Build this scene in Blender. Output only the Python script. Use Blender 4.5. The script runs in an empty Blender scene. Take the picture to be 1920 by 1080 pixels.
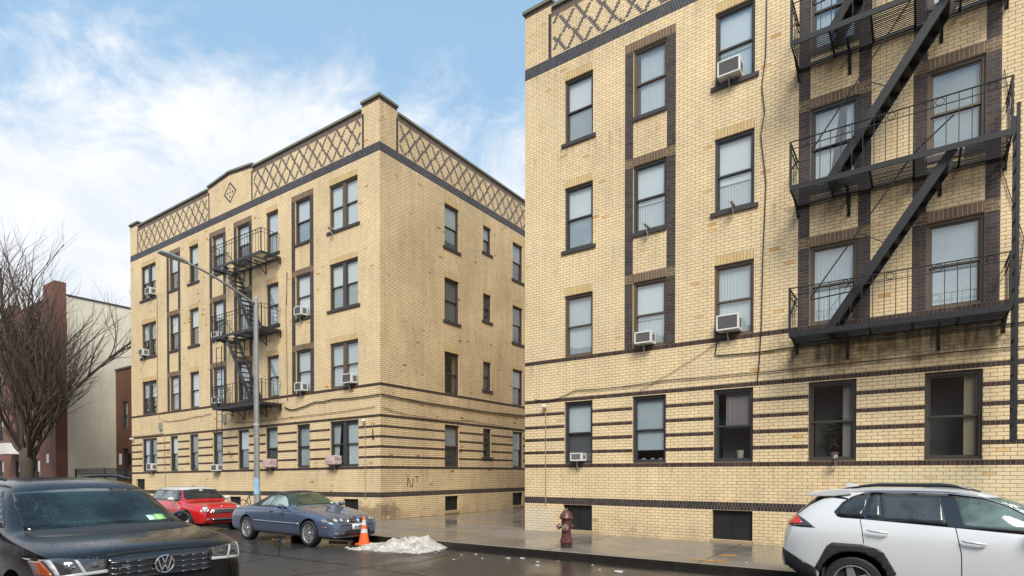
import bpy, bmesh, math, random
from mathutils import Vector, Matrix, Euler
from mathutils.bvhtree import BVHTree
rnd = random.Random(7)
R = math.radians
scene = bpy.context.scene
COL = scene.collection
# ------------------------------------------------------------------ camera
EYE = 1.69
cam = bpy.data.cameras.new('camera'); cam_o = bpy.data.objects.new('camera', cam); COL.objects.link(cam_o)
cam_o.location = (0, 0, EYE); cam_o.rotation_euler = (math.pi/2-.01294, 0, .61318)
cam.sensor_width = 36; cam.lens = 36*1081.27/1920; cam.shift_y = (900.9-540)/1920
cam.clip_start = .1; cam.clip_end = 3000
scene.camera = cam_o
# ------------------------------------------------------------------ world
SUN_EL, SUN_AZ = R(48), R(142)      # azimuth measured clockwise from +Y
world = bpy.data.worlds.new('World'); scene.world = world; world.use_nodes = True
nt = world.node_tree; nt.nodes.clear()
def wn(t, **k):
    n = nt.nodes.new(t)
    for a, b in k.items(): setattr(n, a, b)
    return n
wl = nt.links.new
out = wn('ShaderNodeOutputWorld'); bg = wn('ShaderNodeBackground'); wl(bg.outputs[0], out.inputs[0])
sky = wn('ShaderNodeTexSky', sky_type='NISHITA', sun_disc=False, sun_elevation=SUN_EL, sun_rotation=SUN_AZ, altitude=0, air_density=1.0, dust_density=.6, ozone_density=1.2)
tc = wn('ShaderNodeTexCoord'); sep = wn('ShaderNodeSeparateXYZ'); wl(tc.outputs['Generated'], sep.inputs[0])
def wmath(op, a, b=None, c=None, clamp=False):
    n = wn('ShaderNodeMath', operation=op, use_clamp=clamp)
    for i, v in enumerate((a, b, c)):
        if v is None: continue
        if isinstance(v, (int, float)): n.inputs[i].default_value = v
        else: wl(v, n.inputs[i])
    return n.outputs[0]
zc = wmath('MAXIMUM', sep.outputs[2], .0)
den = wmath('ADD', zc, .22)
cx = wmath('DIVIDE', sep.outputs[0], den); cy = wmath('DIVIDE', sep.outputs[1], den)
cmb = wn('ShaderNodeCombineXYZ'); wl(cx, cmb.inputs[0]); wl(cy, cmb.inputs[1]); cmb.inputs[2].default_value = 3.1
def wnoise(scale, detail, rough, off, dist=0.0):
    m = wn('ShaderNodeMapping'); m.inputs['Location'].default_value = off; m.inputs['Scale'].default_value = (scale, scale*1.2, scale)
    m.inputs['Rotation'].default_value = (0, 0, R(35))
    wl(cmb.outputs[0], m.inputs[0])
    n = wn('ShaderNodeTexNoise'); n.inputs['Scale'].default_value = 1; n.inputs['Detail'].default_value = detail
    n.inputs['Roughness'].default_value = rough; n.inputs['Distortion'].default_value = dist
    wl(m.outputs[0], n.inputs['Vector']); return n.outputs[0]
n1 = wnoise(1.15, 9, .60, (2.3, .7, 0), .25)
n2 = wnoise(4.2, 8, .66, (5.1, 1.9, 0), .5)
low = wmath('SUBTRACT', 1.0, wmath('MULTIPLY', zc, 1.6), None, True)           # more cloud towards the horizon
lowp = wmath('POWER', low, .8)
s = wmath('ADD', wmath('MULTIPLY', n1, 1.1), wmath('MULTIPLY', n2, .62))
s = wmath('ADD', s, wmath('MULTIPLY', lowp, .72))
mask = wn('ShaderNodeMapRange', interpolation_type='SMOOTHSTEP'); wl(s, mask.inputs[0])
mask.inputs[1].default_value = .925; mask.inputs[2].default_value = 1.25
n3 = wnoise(2.3, 8, .6, (9.3, 4.4, 0), .2)
shade = wn('ShaderNodeMapRange'); wl(n3, shade.inputs[0]); shade.inputs[1].default_value = .38; shade.inputs[2].default_value = .62
ccol = wn('ShaderNodeMix', data_type='RGBA'); wl(shade.outputs[0], ccol.inputs['Factor'])
CL = 5.4
ccol.inputs[6].default_value = (CL*.78, CL*.835, CL*.90, 1); ccol.inputs[7].default_value = (CL, CL*1.0, CL*1.01, 1)
skyb = wn('ShaderNodeMix', data_type='RGBA', blend_type='MULTIPLY'); skyb.inputs['Factor'].default_value = 1
wl(sky.outputs[0], skyb.inputs[6]); skyb.inputs[7].default_value = (.62, .80, .95, 1)
veil = wn('ShaderNodeMix', data_type='RGBA'); veil.inputs['Factor'].default_value = .55
wl(skyb.outputs[2], veil.inputs[6]); veil.inputs[7].default_value = (2.7, 4.1, 5.2, 1)
mx = wn('ShaderNodeMix', data_type='RGBA'); wl(mask.outputs[0], mx.inputs['Factor']); wl(veil.outputs[2], mx.inputs[6]); wl(ccol.outputs[2], mx.inputs[7])
wl(mx.outputs[2], bg.inputs[0]); bg.inputs[1].default_value = .122
# ------------------------------------------------------------------ sun and exposure
sl = bpy.data.lights.new('sun', 'SUN'); sl.energy = 2.7; sl.angle = R(26); sl.color = (1, .94, .84)
so = bpy.data.objects.new('sun', sl); COL.objects.link(so)
sd = Vector((math.sin(SUN_AZ)*math.cos(SUN_EL), math.cos(SUN_AZ)*math.cos(SUN_EL), math.sin(SUN_EL)))
so.rotation_euler = sd.to_track_quat('Z', 'Y').to_euler(); so.location = (0, -10, 30)
vs = scene.view_settings; vs.view_transform = 'Standard'; vs.look = 'None'; vs.gamma = 1; vs.exposure = .73; vs.use_curve_mapping = False
scene.cycles.max_bounces = 8; scene.cycles.transparent_max_bounces = 12
# ------------------------------------------------------------------ helpers
LOCAL = [False]
def link(o, parent=None):
    COL.objects.link(o)
    if parent is not None:
        o.parent = parent
        if not LOCAL[0] and parent.type == 'EMPTY' and parent.parent is None:
            o.matrix_parent_inverse = Matrix.LocRotScale(parent.location, parent.rotation_euler, parent.scale).inverted()
    return o
def tag(o, label=None, cat=None, group=None, kind=None):
    if label: o['label'] = label
    if cat: o['category'] = cat
    if group: o['group'] = group
    if kind: o['kind'] = kind
    return o
def thing(name, label, cat, loc=(0, 0, 0), rot=(0, 0, 0), group=None):
    o = bpy.data.objects.new(name, None); COL.objects.link(o)
    o.location = loc; o.rotation_euler = rot; o.empty_display_size = .3
    return tag(o, label, cat, group)
class MB:
    def __init__(s, xf=None): s.v = []; s.f = []; s.m = []; s.uv = []; s.xf = xf; s.has_uv = False
    def add(s, vs, fs, mi=0, uvs=None):
        b = len(s.v)
        s.v += [s.xf(Vector(p)) if s.xf else Vector(p) for p in vs]
        for k, f in enumerate(fs):
            s.f.append([b+i for i in f]); s.m.append(mi)
            s.uv.append(uvs[k] if uvs else None)
        if uvs: s.has_uv = True
    def box(s, x0, x1, y0, y1, z0, z1, mi=0):
        if x0 > x1: x0, x1 = x1, x0
        if y0 > y1: y0, y1 = y1, y0
        if z0 > z1: z0, z1 = z1, z0
        P = [(x, y, z) for z in (z0, z1) for y in (y0, y1) for x in (x0, x1)]
        s.add(P, [(0, 2, 3, 1), (4, 5, 7, 6), (0, 1, 5, 4), (2, 6, 7, 3), (0, 4, 6, 2), (1, 3, 7, 5)], mi)
    def obox(s, c, a, b, d, mi=0):      # oriented box: centre and three half-axis vectors
        c, a, b, d = map(Vector, (c, a, b, d))
        P = [c+i*a+j*b+k*d for k in (-1, 1) for j in (-1, 1) for i in (-1, 1)]
        s.add(P, [(0, 2, 3, 1), (4, 5, 7, 6), (0, 1, 5, 4), (2, 6, 7, 3), (0, 4, 6, 2), (1, 3, 7, 5)], mi)
    def bar(s, p, q, w, h, mi=0, up=(0, 0, 1)):
        p, q = Vector(p), Vector(q); d = q-p; u = Vector(up); sd_ = d.cross(u)
        if sd_.length < 1e-6: sd_ = Vector((1, 0, 0))
        sd_.normalize(); n = sd_.cross(d).normalized()
        s.obox((p+q)/2, d/2, sd_*w/2, n*h/2, mi)
    def tube(s, pts, r, n=6, mi=0, cap=True):
        pts = [Vector(p) for p in pts]; rs = r if isinstance(r, (list, tuple)) else [r]*len(pts)
        V = []; F = []; pu = None
        for i, p in enumerate(pts):
            d = (pts[min(i+1, len(pts)-1)]-pts[max(i-1, 0)]).normalized()
            if pu is None:
                pu = d.cross(Vector((0, 0, 1)))
                if pu.length < 1e-3: pu = d.cross(Vector((1, 0, 0)))
            a = (pu-d*pu.dot(d)).normalized(); pu = a; b = d.cross(a)
            for k in range(n):
                t = 2*math.pi*k/n; V.append(p+(a*math.cos(t)+b*math.sin(t))*rs[i])
        for i in range(len(pts)-1):
            for k in range(n):
                k2 = (k+1) % n; F.append((i*n+k, i*n+k2, (i+1)*n+k2, (i+1)*n+k))
        if cap: F.append(tuple(range(n-1, -1, -1))); F.append(tuple((len(pts)-1)*n+k for k in range(n)))
        s.add(V, F, mi)
    def lathe(s, prof, c=(0, 0, 0), axis='Z', n=16, mi=0, a0=0):
        V = []; F = []; c = Vector(c)
        for r_, h in prof:
            for k in range(n):
                t = a0+2*math.pi*k/n; x, y = r_*math.cos(t), r_*math.sin(t)
                V.append(c+(Vector((x, y, h)) if axis == 'Z' else Vector((x, h, y)) if axis == 'Y' else Vector((h, x, y))))
        for i in range(len(prof)-1):
            for k in range(n):
                k2 = (k+1) % n; F.append((i*n+k, i*n+k2, (i+1)*n+k2, (i+1)*n+k))
        s.add(V, F, mi)
    def prism(s, pts, d0, d1, mi=0, plane='XZ'):      # polygon extruded along the third axis
        n = len(pts)
        def P(a, b, d): return (a, d, b) if plane == 'XZ' else (a, b, d) if plane == 'XY' else (d, a, b)
        V = [P(a, b, d0) for a, b in pts]+[P(a, b, d1) for a, b in pts]
        F = [tuple(range(n)), tuple(range(2*n-1, n-1, -1))]+[(i, i+n, (i+1) % n+n, (i+1) % n) for i in range(n)]
        s.add(V, F, mi)
    def build(s, name, mats, parent=None, smooth=False, bevel=0, recalc=True, auto=None):
        me = bpy.data.meshes.new(name); me.from_pydata([tuple(p) for p in s.v], [], s.f)
        mats = mats if isinstance(mats, (list, tuple)) else [mats]
        for m in mats: me.materials.append(m)
        for p, mi in zip(me.polygons, s.m): p.material_index = mi
        if s.has_uv:
            uvl = me.uv_layers.new(name='UVMap'); li = 0
            for p, u in zip(me.polygons, s.uv):
                for k, l in enumerate(p.loop_indices):
                    uvl.data[l].uv = u[k] if u else (0, 0)
        if recalc:
            bm = bmesh.new(); bm.from_mesh(me); bmesh.ops.recalc_face_normals(bm, faces=bm.faces); bm.to_mesh(me); bm.free()
        o = bpy.data.objects.new(name, me); link(o, parent)
        if smooth:
            me.shade_smooth()
            if auto: me.set_sharp_from_angle(angle=R(auto))
        if bevel:
            b = o.modifiers.new('bevel', 'BEVEL'); b.width = bevel; b.segments = 2; b.limit_method = 'ANGLE'
        return o
# ------------------------------------------------------------------ materials
class NT:
    def __init__(s, name):
        s.m = bpy.data.materials.new(name); s.m.use_nodes = True; s.t = s.m.node_tree
        s.p = s.t.nodes['Principled BSDF']; s.o = s.t.nodes['Material Output']
    def n(s, t, **k):
        q = s.t.nodes.new(t)
        for a, b in k.items(): setattr(q, a, b)
        return q
    def l(s, a, b): s.t.links.new(a, b)
    def sv(s, i, v):
        if isinstance(v, (int, float, tuple)): i.default_value = v
        else: s.l(v, i)
    def coord(s, kind='Object', scale=(1, 1, 1), loc=(0, 0, 0), rot=(0, 0, 0)):
        c = s.n('ShaderNodeTexCoord'); m = s.n('ShaderNodeMapping'); m.inputs['Scale'].default_value = scale; m.inputs['Location'].default_value = loc; m.inputs['Rotation'].default_value = rot
        s.l(c.outputs[kind], m.inputs[0]); return m.outputs[0]
    def noise(s, vec, scale, detail=4, rough=.55, dist=0):
        q = s.n('ShaderNodeTexNoise'); q.inputs['Scale'].default_value = scale; q.inputs['Detail'].default_value = detail
        q.inputs['Roughness'].default_value = rough; q.inputs['Distortion'].default_value = dist
        if vec: s.l(vec, q.inputs['Vector'])
        return q.outputs[0]
    def rng(s, v, a, b, c=0, d=1, smooth=False):
        q = s.n('ShaderNodeMapRange'); s.l(v, q.inputs[0])
        if smooth: q.interpolation_type = 'SMOOTHSTEP'
        for i, x in zip((1, 2, 3, 4), (a, b, c, d)): q.inputs[i].default_value = x
        return q.outputs[0]
    def math(s, op, a, b=None, clamp=False):
        q = s.n('ShaderNodeMath', operation=op, use_clamp=clamp); s.sv(q.inputs[0], a)
        if b is not None: s.sv(q.inputs[1], b)
        return q.outputs[0]
    def mix(s, f, a, b, blend='MIX'):
        q = s.n('ShaderNodeMix', data_type='RGBA', blend_type=blend); s.sv(q.inputs['Factor'], f)
        s.sv(q.inputs[6], a if not (isinstance(a, tuple) and len(a) == 3) else a+(1,)); s.sv(q.inputs[7], b if not (isinstance(b, tuple) and len(b) == 3) else b+(1,))
        return q.outputs[2]
    def bump(s, h, strength=.3, dist=.01):
        q = s.n('ShaderNodeBump'); q.inputs['Strength'].default_value = strength; q.inputs['Distance'].default_value = dist
        s.l(h, q.inputs['Height']); s.l(q.outputs[0], s.p.inputs['Normal'])
    def set(s, color=None, rough=None, metal=None, spec=None, coat=None, coat_rough=None, emit=None):
        P = s.p.inputs
        if color is not None: s.sv(P['Base Color'], color if not (isinstance(color, tuple) and len(color) == 3) else color+(1,))
        if rough is not None: s.sv(P['Roughness'], rough)
        if metal is not None: s.sv(P['Metallic'], metal)
        if spec is not None: s.sv(P['Specular IOR Level'], spec)
        if coat is not None: P['Coat Weight'].default_value = coat; P['Coat Roughness'].default_value = coat_rough or .03
        return s.m
def plain(name, c, rough=.5, metal=0, var=.12, scale=6, bump=0, coat=None):
    t = NT(name); v = t.coord(); n = t.noise(v, scale, 5)
    lo = tuple(x*(1-var) for x in c); hi = tuple(min(1, x*(1+var)) for x in c)
    t.set(t.mix(n, lo, hi), t.rng(n, .3, .7, rough*.85, min(1, rough*1.15)), metal, coat=coat)
    if bump: t.bump(t.noise(v, scale*6, 4), bump, .01)
    return t.m
def brick(name, c1, c2, mortar, bw=.2, rh=.0747, ms=.010, off=.5, voff=0.0, odd=None, var=.16, soot=False, band=False, patches=0.0, marks=()):
    t = NT(name)
    uv = t.n('ShaderNodeUVMap'); uv.uv_map = 'UVMap'
    mp = t.n('ShaderNodeMapping'); mp.inputs['Location'].default_value = (0, voff, 0); t.l(uv.outputs[0], mp.inputs[0])
    b = t.n('ShaderNodeTexBrick'); t.l(mp.outputs[0], b.inputs['Vector'])
    b.inputs['Scale'].default_value = 1; b.inputs['Brick Width'].default_value = bw; b.inputs['Row Height'].default_value = rh
    b.inputs['Mortar Size'].default_value = ms*.5; b.inputs['Mortar Smooth'].default_value = .15; b.inputs['Bias'].default_value = 0
    b.offset = off; b.offset_frequency = 2
    b.inputs['Color1'].default_value = c1+(1,); b.inputs['Color2'].default_value = c2+(1,); b.inputs['Mortar'].default_value = mortar+(1,)
    col = b.outputs['Color']
    ob = t.coord('Object')
    if odd:                                  # a rare brick of another colour
        b2 = t.n('ShaderNodeTexBrick'); t.l(mp.outputs[0], b2.inputs['Vector'])
        for k in ('Scale', 'Brick Width', 'Row Height'): b2.inputs[k].default_value = b.inputs[k].default_value
        b2.inputs['Mortar Size'].default_value = 0; b2.offset = off; b2.offset_frequency = 2
        b2.inputs['Color1'].default_value = (0, 0, 0, 1); b2.inputs['Color2'].default_value = (1, 1, 1, 1)
        f = t.rng(b2.outputs['Color'], .975, .98)
        f2 = t.math('MULTIPLY', f, t.math('MULTIPLY', t.math('SUBTRACT', 1.0, b.outputs['Fac']), t.rng(t.noise(ob, .9, 3), .45, .62)))
        col = t.mix(f2, col, odd)
    if odd:
        jv = t.n('ShaderNodeVectorMath', operation='SCALE'); t.l(col, jv.inputs[0]); t.l(t.rng(b2.outputs['Color'], 0, 1, .86, 1.09), jv.inputs['Scale']); col = jv.outputs[0]
    big = t.noise(ob, .45, 6, .6)
    st = t.n('ShaderNodeMapping'); st.inputs['Scale'].default_value = (3.0, 3.0, .35); t.l(ob, st.inputs[0])
    streak = t.noise(st.outputs[0], 1.6, 6, .65)
    d = t.math('MULTIPLY', t.rng(big, .3, .72, 1+var*.35, 1-var), t.rng(streak, .35, .8, 1.03, 1-var*.9))
    col = t.mix(1.0, col, t.n('ShaderNodeCombineXYZ').outputs[0], 'MULTIPLY') if False else col
    cc = t.n('ShaderNodeVectorMath', operation='SCALE'); t.l(col, cc.inputs[0]); t.l(d, cc.inputs['Scale'])
    col = cc.outputs[0]
    if patches:
        ph = t.rng(t.noise(ob, .8, 3, .5), .56, .68, 0, patches, True)
        col = t.mix(ph, col, (.60, .56, .38))
    if not band:
        # grime towards the pavement and soot under the iron platforms (real staining on the brick)
        sx = t.n('ShaderNodeSeparateXYZ'); t.l(ob, sx.inputs[0]); z = sx.outputs[2]
        g = t.math('MULTIPLY', t.rng(z, .0, .55, 1, 0), t.rng(t.noise(ob, 2.2, 5, .7), .38, .66), True)
        col = t.mix(t.math('MULTIPLY', g, .55), col, (.17, .12, .07))
        st2 = t.n('ShaderNodeMapping'); st2.inputs['Scale'].default_value = (7, 7, .5); t.l(ob, st2.inputs[0])
        drip = t.rng(t.noise(st2.outputs[0], 1.5, 5, .7), .50, .66); spot = t.rng(t.noise(ob, .55, 3, .5), .44, .60)
        tot = None
        for zl, dp in ((1.835, .55), (4.815, .5), (7.80, .7), (10.78, .7), (13.14, .5), (14.59, .25)):
            h = t.math('MULTIPLY', t.rng(z, zl-dp, zl, 0, 1), t.rng(z, zl, zl+.02, 1, 0)); tot = h if tot is None else t.math('MAXIMUM', tot, h)
        col = t.mix(t.math('MULTIPLY', t.math('MULTIPLY', tot, drip), t.math('MULTIPLY', spot, .5)), col, (.20, .13, .065))
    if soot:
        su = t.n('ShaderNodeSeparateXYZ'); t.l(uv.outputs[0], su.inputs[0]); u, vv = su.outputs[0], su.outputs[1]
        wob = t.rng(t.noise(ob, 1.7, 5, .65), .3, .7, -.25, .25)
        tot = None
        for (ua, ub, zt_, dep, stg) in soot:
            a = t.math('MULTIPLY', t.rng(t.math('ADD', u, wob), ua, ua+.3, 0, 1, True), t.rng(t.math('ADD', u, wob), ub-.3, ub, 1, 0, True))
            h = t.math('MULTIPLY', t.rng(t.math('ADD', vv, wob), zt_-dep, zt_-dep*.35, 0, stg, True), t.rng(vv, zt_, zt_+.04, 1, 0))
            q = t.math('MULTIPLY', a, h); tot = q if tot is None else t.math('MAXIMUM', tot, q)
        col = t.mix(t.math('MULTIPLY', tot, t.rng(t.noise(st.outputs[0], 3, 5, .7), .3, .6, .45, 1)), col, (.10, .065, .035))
    if marks:
        su = t.n('ShaderNodeSeparateXYZ'); t.l(uv.outputs[0], su.inputs[0]); wb = t.rng(t.noise(ob, 3.5, 6, .75), .3, .7, -.3, .3)
        for (ua, ub, va, vb, mc, stg) in marks:
            uu = t.math('ADD', su.outputs[0], wb); vv = t.math('ADD', su.outputs[1], wb)
            q = t.math('MULTIPLY', t.math('MULTIPLY', t.rng(uu, ua-.15, ua+.15), t.rng(uu, ub-.15, ub+.15, 1, 0)), t.math('MULTIPLY', t.rng(vv, va-.1, va+.1), t.rng(vv, vb-.12, vb+.12, 1, 0)))
            col = t.mix(t.math('MULTIPLY', t.math('MULTIPLY', q, stg), t.math('SUBTRACT', 1.0, t.math('MULTIPLY', b.outputs['Fac'], .6))), col, mc)
    rg = t.rng(big, .3, .7, .55, .8)
    t.set(col, rg, 0, .35)
    h = t.math('SUBTRACT', t.math('MULTIPLY', t.noise(ob, 60, 3), .15), b.outputs['Fac'])
    t.bump(h, .5, .006)
    return t.m
YB1, YB2, YM = (.85, .67, .41), (.76, .58, .335), (.19, .12, .06)
M = {}
VO = .0           # course phase
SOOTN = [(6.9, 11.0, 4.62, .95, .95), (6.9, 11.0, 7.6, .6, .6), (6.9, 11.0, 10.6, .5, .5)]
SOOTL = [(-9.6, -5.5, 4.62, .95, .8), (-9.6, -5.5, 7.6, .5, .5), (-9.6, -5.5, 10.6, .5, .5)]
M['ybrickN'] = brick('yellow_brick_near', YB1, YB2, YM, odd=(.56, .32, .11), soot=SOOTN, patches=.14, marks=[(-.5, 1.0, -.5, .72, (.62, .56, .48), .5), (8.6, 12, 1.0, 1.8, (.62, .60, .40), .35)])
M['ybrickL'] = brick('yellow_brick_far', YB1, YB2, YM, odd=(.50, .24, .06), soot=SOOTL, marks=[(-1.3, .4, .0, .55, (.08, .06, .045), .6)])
M['ybrickS'] = brick('yellow_brick_alley', (.84, .645, .39), (.75, .56, .315), (.12, .078, .04), odd=(.34, .15, .05), var=.24, ms=.013, marks=[(-.4, .85, .0, .55, (.07, .05, .04), .6)])
M['ysoldier'] = brick('yellow_soldier_brick', (.68, .50, .25), (.61, .43, .20), YM, bw=.0747, rh=1.0, off=0, band=True)
M['band'] = brick('dark_rowlock_brick', (.026, .017, .016), (.075, .043, .034), (.17, .12, .08), bw=.0747, rh=1.0, off=0, band=True)
M['band2'] = brick('dark_soldier_brick', (.022, .017, .02), (.055, .038, .038), (.20, .165, .125), bw=.0747, rh=.5, off=.5, band=True, ms=.014)
M['bandtop'] = brick('slate_soldier_brick', (.034, .036, .045), (.065, .062, .072), (.19, .18, .17), bw=.0747, rh=.3334, off=.5, band=True, ms=.013)
M['pil'] = brick('dark_pier_brick', (.036, .03, .032), (.075, .055, .052), (.16, .12, .085), band=True, ms=.009)
M['lint'] = brick('brown_soldier_brick', (.20, .135, .095), (.145, .095, .07), (.50, .36, .17), bw=.0747, rh=1.0, off=0, band=True)
M['pilb'] = brick('brown_pier_brick', (.20, .135, .085), (.13, .09, .06), (.50, .36, .17), band=True)
M['capb'] = brick('brown_rowlock_brick', (.12, .085, .075), (.17, .12, .10), (.32, .25, .18), bw=.0747, rh=1.0, off=0, band=True)
M['latt'] = plain('dark_header_brick', (.105, .09, .088), .7, var=.35, scale=9)
M['coping'] = plain('weathered_coping_stone', (.16, .165, .12), .85, var=.3, scale=3, bump=.2)
M['bronze'] = plain('bronze_window_frame', (.060, .050, .040), .45, var=.15)
M['graym'] = plain('dark_grey_window_frame', (.045, .047, .05), .42, var=.15)
M['brownf'] = plain('brown_window_frame', (.105, .078, .052), .5, var=.2)
M['room'] = plain('dark_room_wall', (.06, .055, .05), .9)
M['iron'] = plain('black_painted_iron', (.009, .009, .010), .55, var=.5, scale=14, bump=.25)
M['ironL'] = plain('grey_black_painted_iron', (.026, .027, .029), .45, var=.4, scale=14, bump=.2)
M['darkgrille'] = plain('dark_mesh_cover', (.010, .010, .011), .6, var=.3)
M['white'] = plain('white_plastic_casing', (.66, .66, .64), .45, var=.08)
M['acgrill'] = plain('grey_condenser_fins', (.17, .165, .16), .6, var=.15, scale=40)
M['pink'] = plain('pinkish_plastic_cover', (.52, .40, .37), .35, var=.18, scale=9, bump=.6)
M['galv'] = plain('galvanised_steel', (.36, .37, .37), .45, metal=.55, var=.15)
M['bracket'] = plain('bare_metal_bracket', (.42, .41, .38), .45, metal=.3, var=.15)
M['cable'] = plain('black_cable_sheath', (.02, .018, .016), .6)
M['tancable'] = plain('tan_painted_conduit', (.34, .25, .14), .6)
M['roof'] = plain('tar_roofing', (.06, .06, .06), .9)
def glass(name, tint=(.93, .96, .97), boost=.12, rough=.015):
    t = NT(name); t.t.nodes.remove(t.p)
    tr = t.n('ShaderNodeBsdfTransparent'); tr.inputs[0].default_value = tint+(1,)
    gl = t.n('ShaderNodeBsdfGlossy'); gl.inputs['Roughness'].default_value = rough
    bp = t.n('ShaderNodeBump'); bp.inputs['Strength'].default_value = .05; bp.inputs['Distance'].default_value = .02
    t.l(t.noise(t.coord(), 3.0, 2), bp.inputs['Height']); t.l(bp.outputs[0], gl.inputs['Normal'])
    ge = t.n('ShaderNodeNewGeometry'); dp = t.n('ShaderNodeVectorMath', operation='DOT_PRODUCT'); t.l(ge.outputs['Incoming'], dp.inputs[0]); t.l(ge.outputs['True Normal'], dp.inputs[1])
    c_ = t.math('ABSOLUTE', dp.outputs['Value']); f = t.math('ADD', t.math('MULTIPLY', t.math('POWER', t.math('SUBTRACT', 1.0, c_, True), 4.0), .9), boost, True)
    mxs = t.n('ShaderNodeMixShader'); t.l(f, mxs.inputs[0]); t.l(tr.outputs[0], mxs.inputs[1]); t.l(gl.outputs[0], mxs.inputs[2])
    t.l(mxs.outputs[0], t.o.inputs[0]); return t.m
M['glass'] = glass('window_glass')
M['glassS'] = glass('old_window_glass', (.80, .82, .82), .10, .03)
def cloth(name, c, pleat=0, blind=0, var=.1):
    t = NT(name); v = t.coord(); n = t.noise(v, 2.5, 4)
    col = t.mix(n, tuple(x*(1-var) for x in c), tuple(min(1, x*(1+var)) for x in c))
    if blind:
        w = t.n('ShaderNodeTexWave', wave_type='BANDS', bands_direction='Z'); w.inputs['Scale'].default_value = blind; t.l(v, w.inputs[0])
        col = t.mix(t.rng(w.outputs[0], .1, .5, .35, 0), col, tuple(x*.45 for x in c))
    t.set(col, .85, 0, .2); return t.m
M['shade'] = cloth('white_roller_shade', (.74, .75, .74))
M['blind'] = cloth('white_slat_blind', (.60, .64, .66), blind=6.0)
M['sheer'] = cloth('pale_sheer_curtain', (.56, .59, .595), var=.12)
M['grey_c'] = cloth('grey_insect_screen', (.33, .37, .38), var=.28)
M['tan_c'] = cloth('tan_drape', (.46, .36, .24))
M['rose_c'] = cloth('dusky_rose_drape', (.32, .27, .26))
M['dim_c'] = cloth('dim_grey_blind_and_room', (.15, .155, .155), blind=6.0)
# ------------------------------------------------------------------ ground
SL = .004
def gz(x): return -.10+SL*(x+9)          # road surface
def sz(x): return gz(x)+.12              # pavement surface
CURB = 10.52
def asphalt(name):
    t = NT(name); v = t.coord()
    wet = t.rng(t.noise(v, .35, 6, .62, .3), .40, .62, 0, 1, True)
    fine = t.noise(v, 70, 4, .7); mid = t.noise(v, 3.2, 6, .65)
    col = t.mix(fine, (.016, .016, .0165), (.062, .059, .056)); col = t.mix(t.rng(mid, .35, .7), col, (.034, .031, .029))
    salt = t.math('MULTIPLY', t.rng(t.noise(v, 1.1, 6, .7), .52, .72), t.rng(t.noise(v, 24, 4, .7), .5, .68)); col = t.mix(t.math('MULTIPLY', salt, .30), col, (.16, .15, .14))
    spk = t.rng(t.noise(v, 38, 2, .5), .70, .73); col = t.mix(t.math('MULTIPLY', spk, .6), col, (.20, .19, .18))
    sx = t.n('ShaderNodeSeparateXYZ'); t.l(v, sx.inputs[0])
    gut = t.math('MULTIPLY', t.rng(sx.outputs[1], CURB-.75, CURB-.25, 0, 1, True), 1.0)
    col = t.mix(t.math('MULTIPLY', gut, .65), col, (.008, .007, .006))
    w2 = t.math('MAXIMUM', wet, gut)
    r = t.rng(w2, 0, 1, .42, .12)
    t.set(col, r, 0, .5)
    h = t.math('MULTIPLY', t.math('ADD', t.math('MULTIPLY', fine, 1.0), t.math('MULTIPLY', mid, .4)), t.rng(w2, 0, 1, 1.0, .22))
    t.bump(h, .55, .006); return t.m
M['asphalt'] = asphalt('wet_asphalt')
def concrete(name, base=(.225, .195, .165), wetl=.38):
    t = NT(name); v = t.coord(scale=(1, 1, 1))
    wet = t.rng(t.noise(v, .42, 5, .55, .4), wetl, .60, 0, 1, True)
    f = t.noise(v, 45, 4, .7); m2 = t.noise(v, 1.6, 6, .7)
    c = t.mix(f, tuple(x*.85 for x in base), tuple(x*1.1 for x in base)); c = t.mix(t.rng(m2, .35, .75, 0, .6), c, tuple(x*.62 for x in base))
    c = t.mix(t.math('MULTIPLY', wet, .42), c, tuple(x*.5 for x in base))
    t.set(c, t.rng(wet, 0, 1, .38, .10), 0, .5)
    t.bump(t.math('MULTIPLY', t.math('ADD', f, m2), t.rng(wet, 0, 1, 1, .25)), .35, .005); return t.m
M['concrete'] = concrete('wet_concrete')
M['conc_dry'] = concrete('drier_concrete', (.26, .235, .20), .6)
M['curb'] = plain('dark_wet_kerb_stone', (.022, .019, .016), .3, var=.5, scale=5)
M['earth'] = plain('bare_earth', (.05, .045, .035), .9, var=.3, scale=.5)
M['line_dark'] = plain('dark_joint_filler', (.035, .03, .025), .6)
M['line_pale'] = plain('pale_joint_mortar', (.42, .39, .34), .7)
M['spray'] = plain('orange_marking_paint', (.48, .22, .035), .6, var=.3, scale=12)
def slab(name, x0, x1, y0, y1, zoff, m, h=.0, kind='structure', nx=24):
    b = MB(); top = []
    xs = [x0+(x1-x0)*i/nx for i in range(nx+1)]
    V = [(x, y, gz(x)+zoff) for x in xs for y in (y0, y1)]
    F = [(2*i, 2*i+2, 2*i+3, 2*i+1) for i in range(nx)]
    b.add(V, F)
    o = b.build(name, m, recalc=False); 
    if kind: o['kind'] = kind
    return o
g = slab('ground', -900, 900, -900, 900, -.35, M['earth'], nx=8)
for v in g.data.vertices: v.co.z = -.75 if abs(v.co.x) > 100 else min(-.45, v.co.z-.1)
slab('road', -140, 90, .75, CURB, 0, M['asphalt'])
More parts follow.
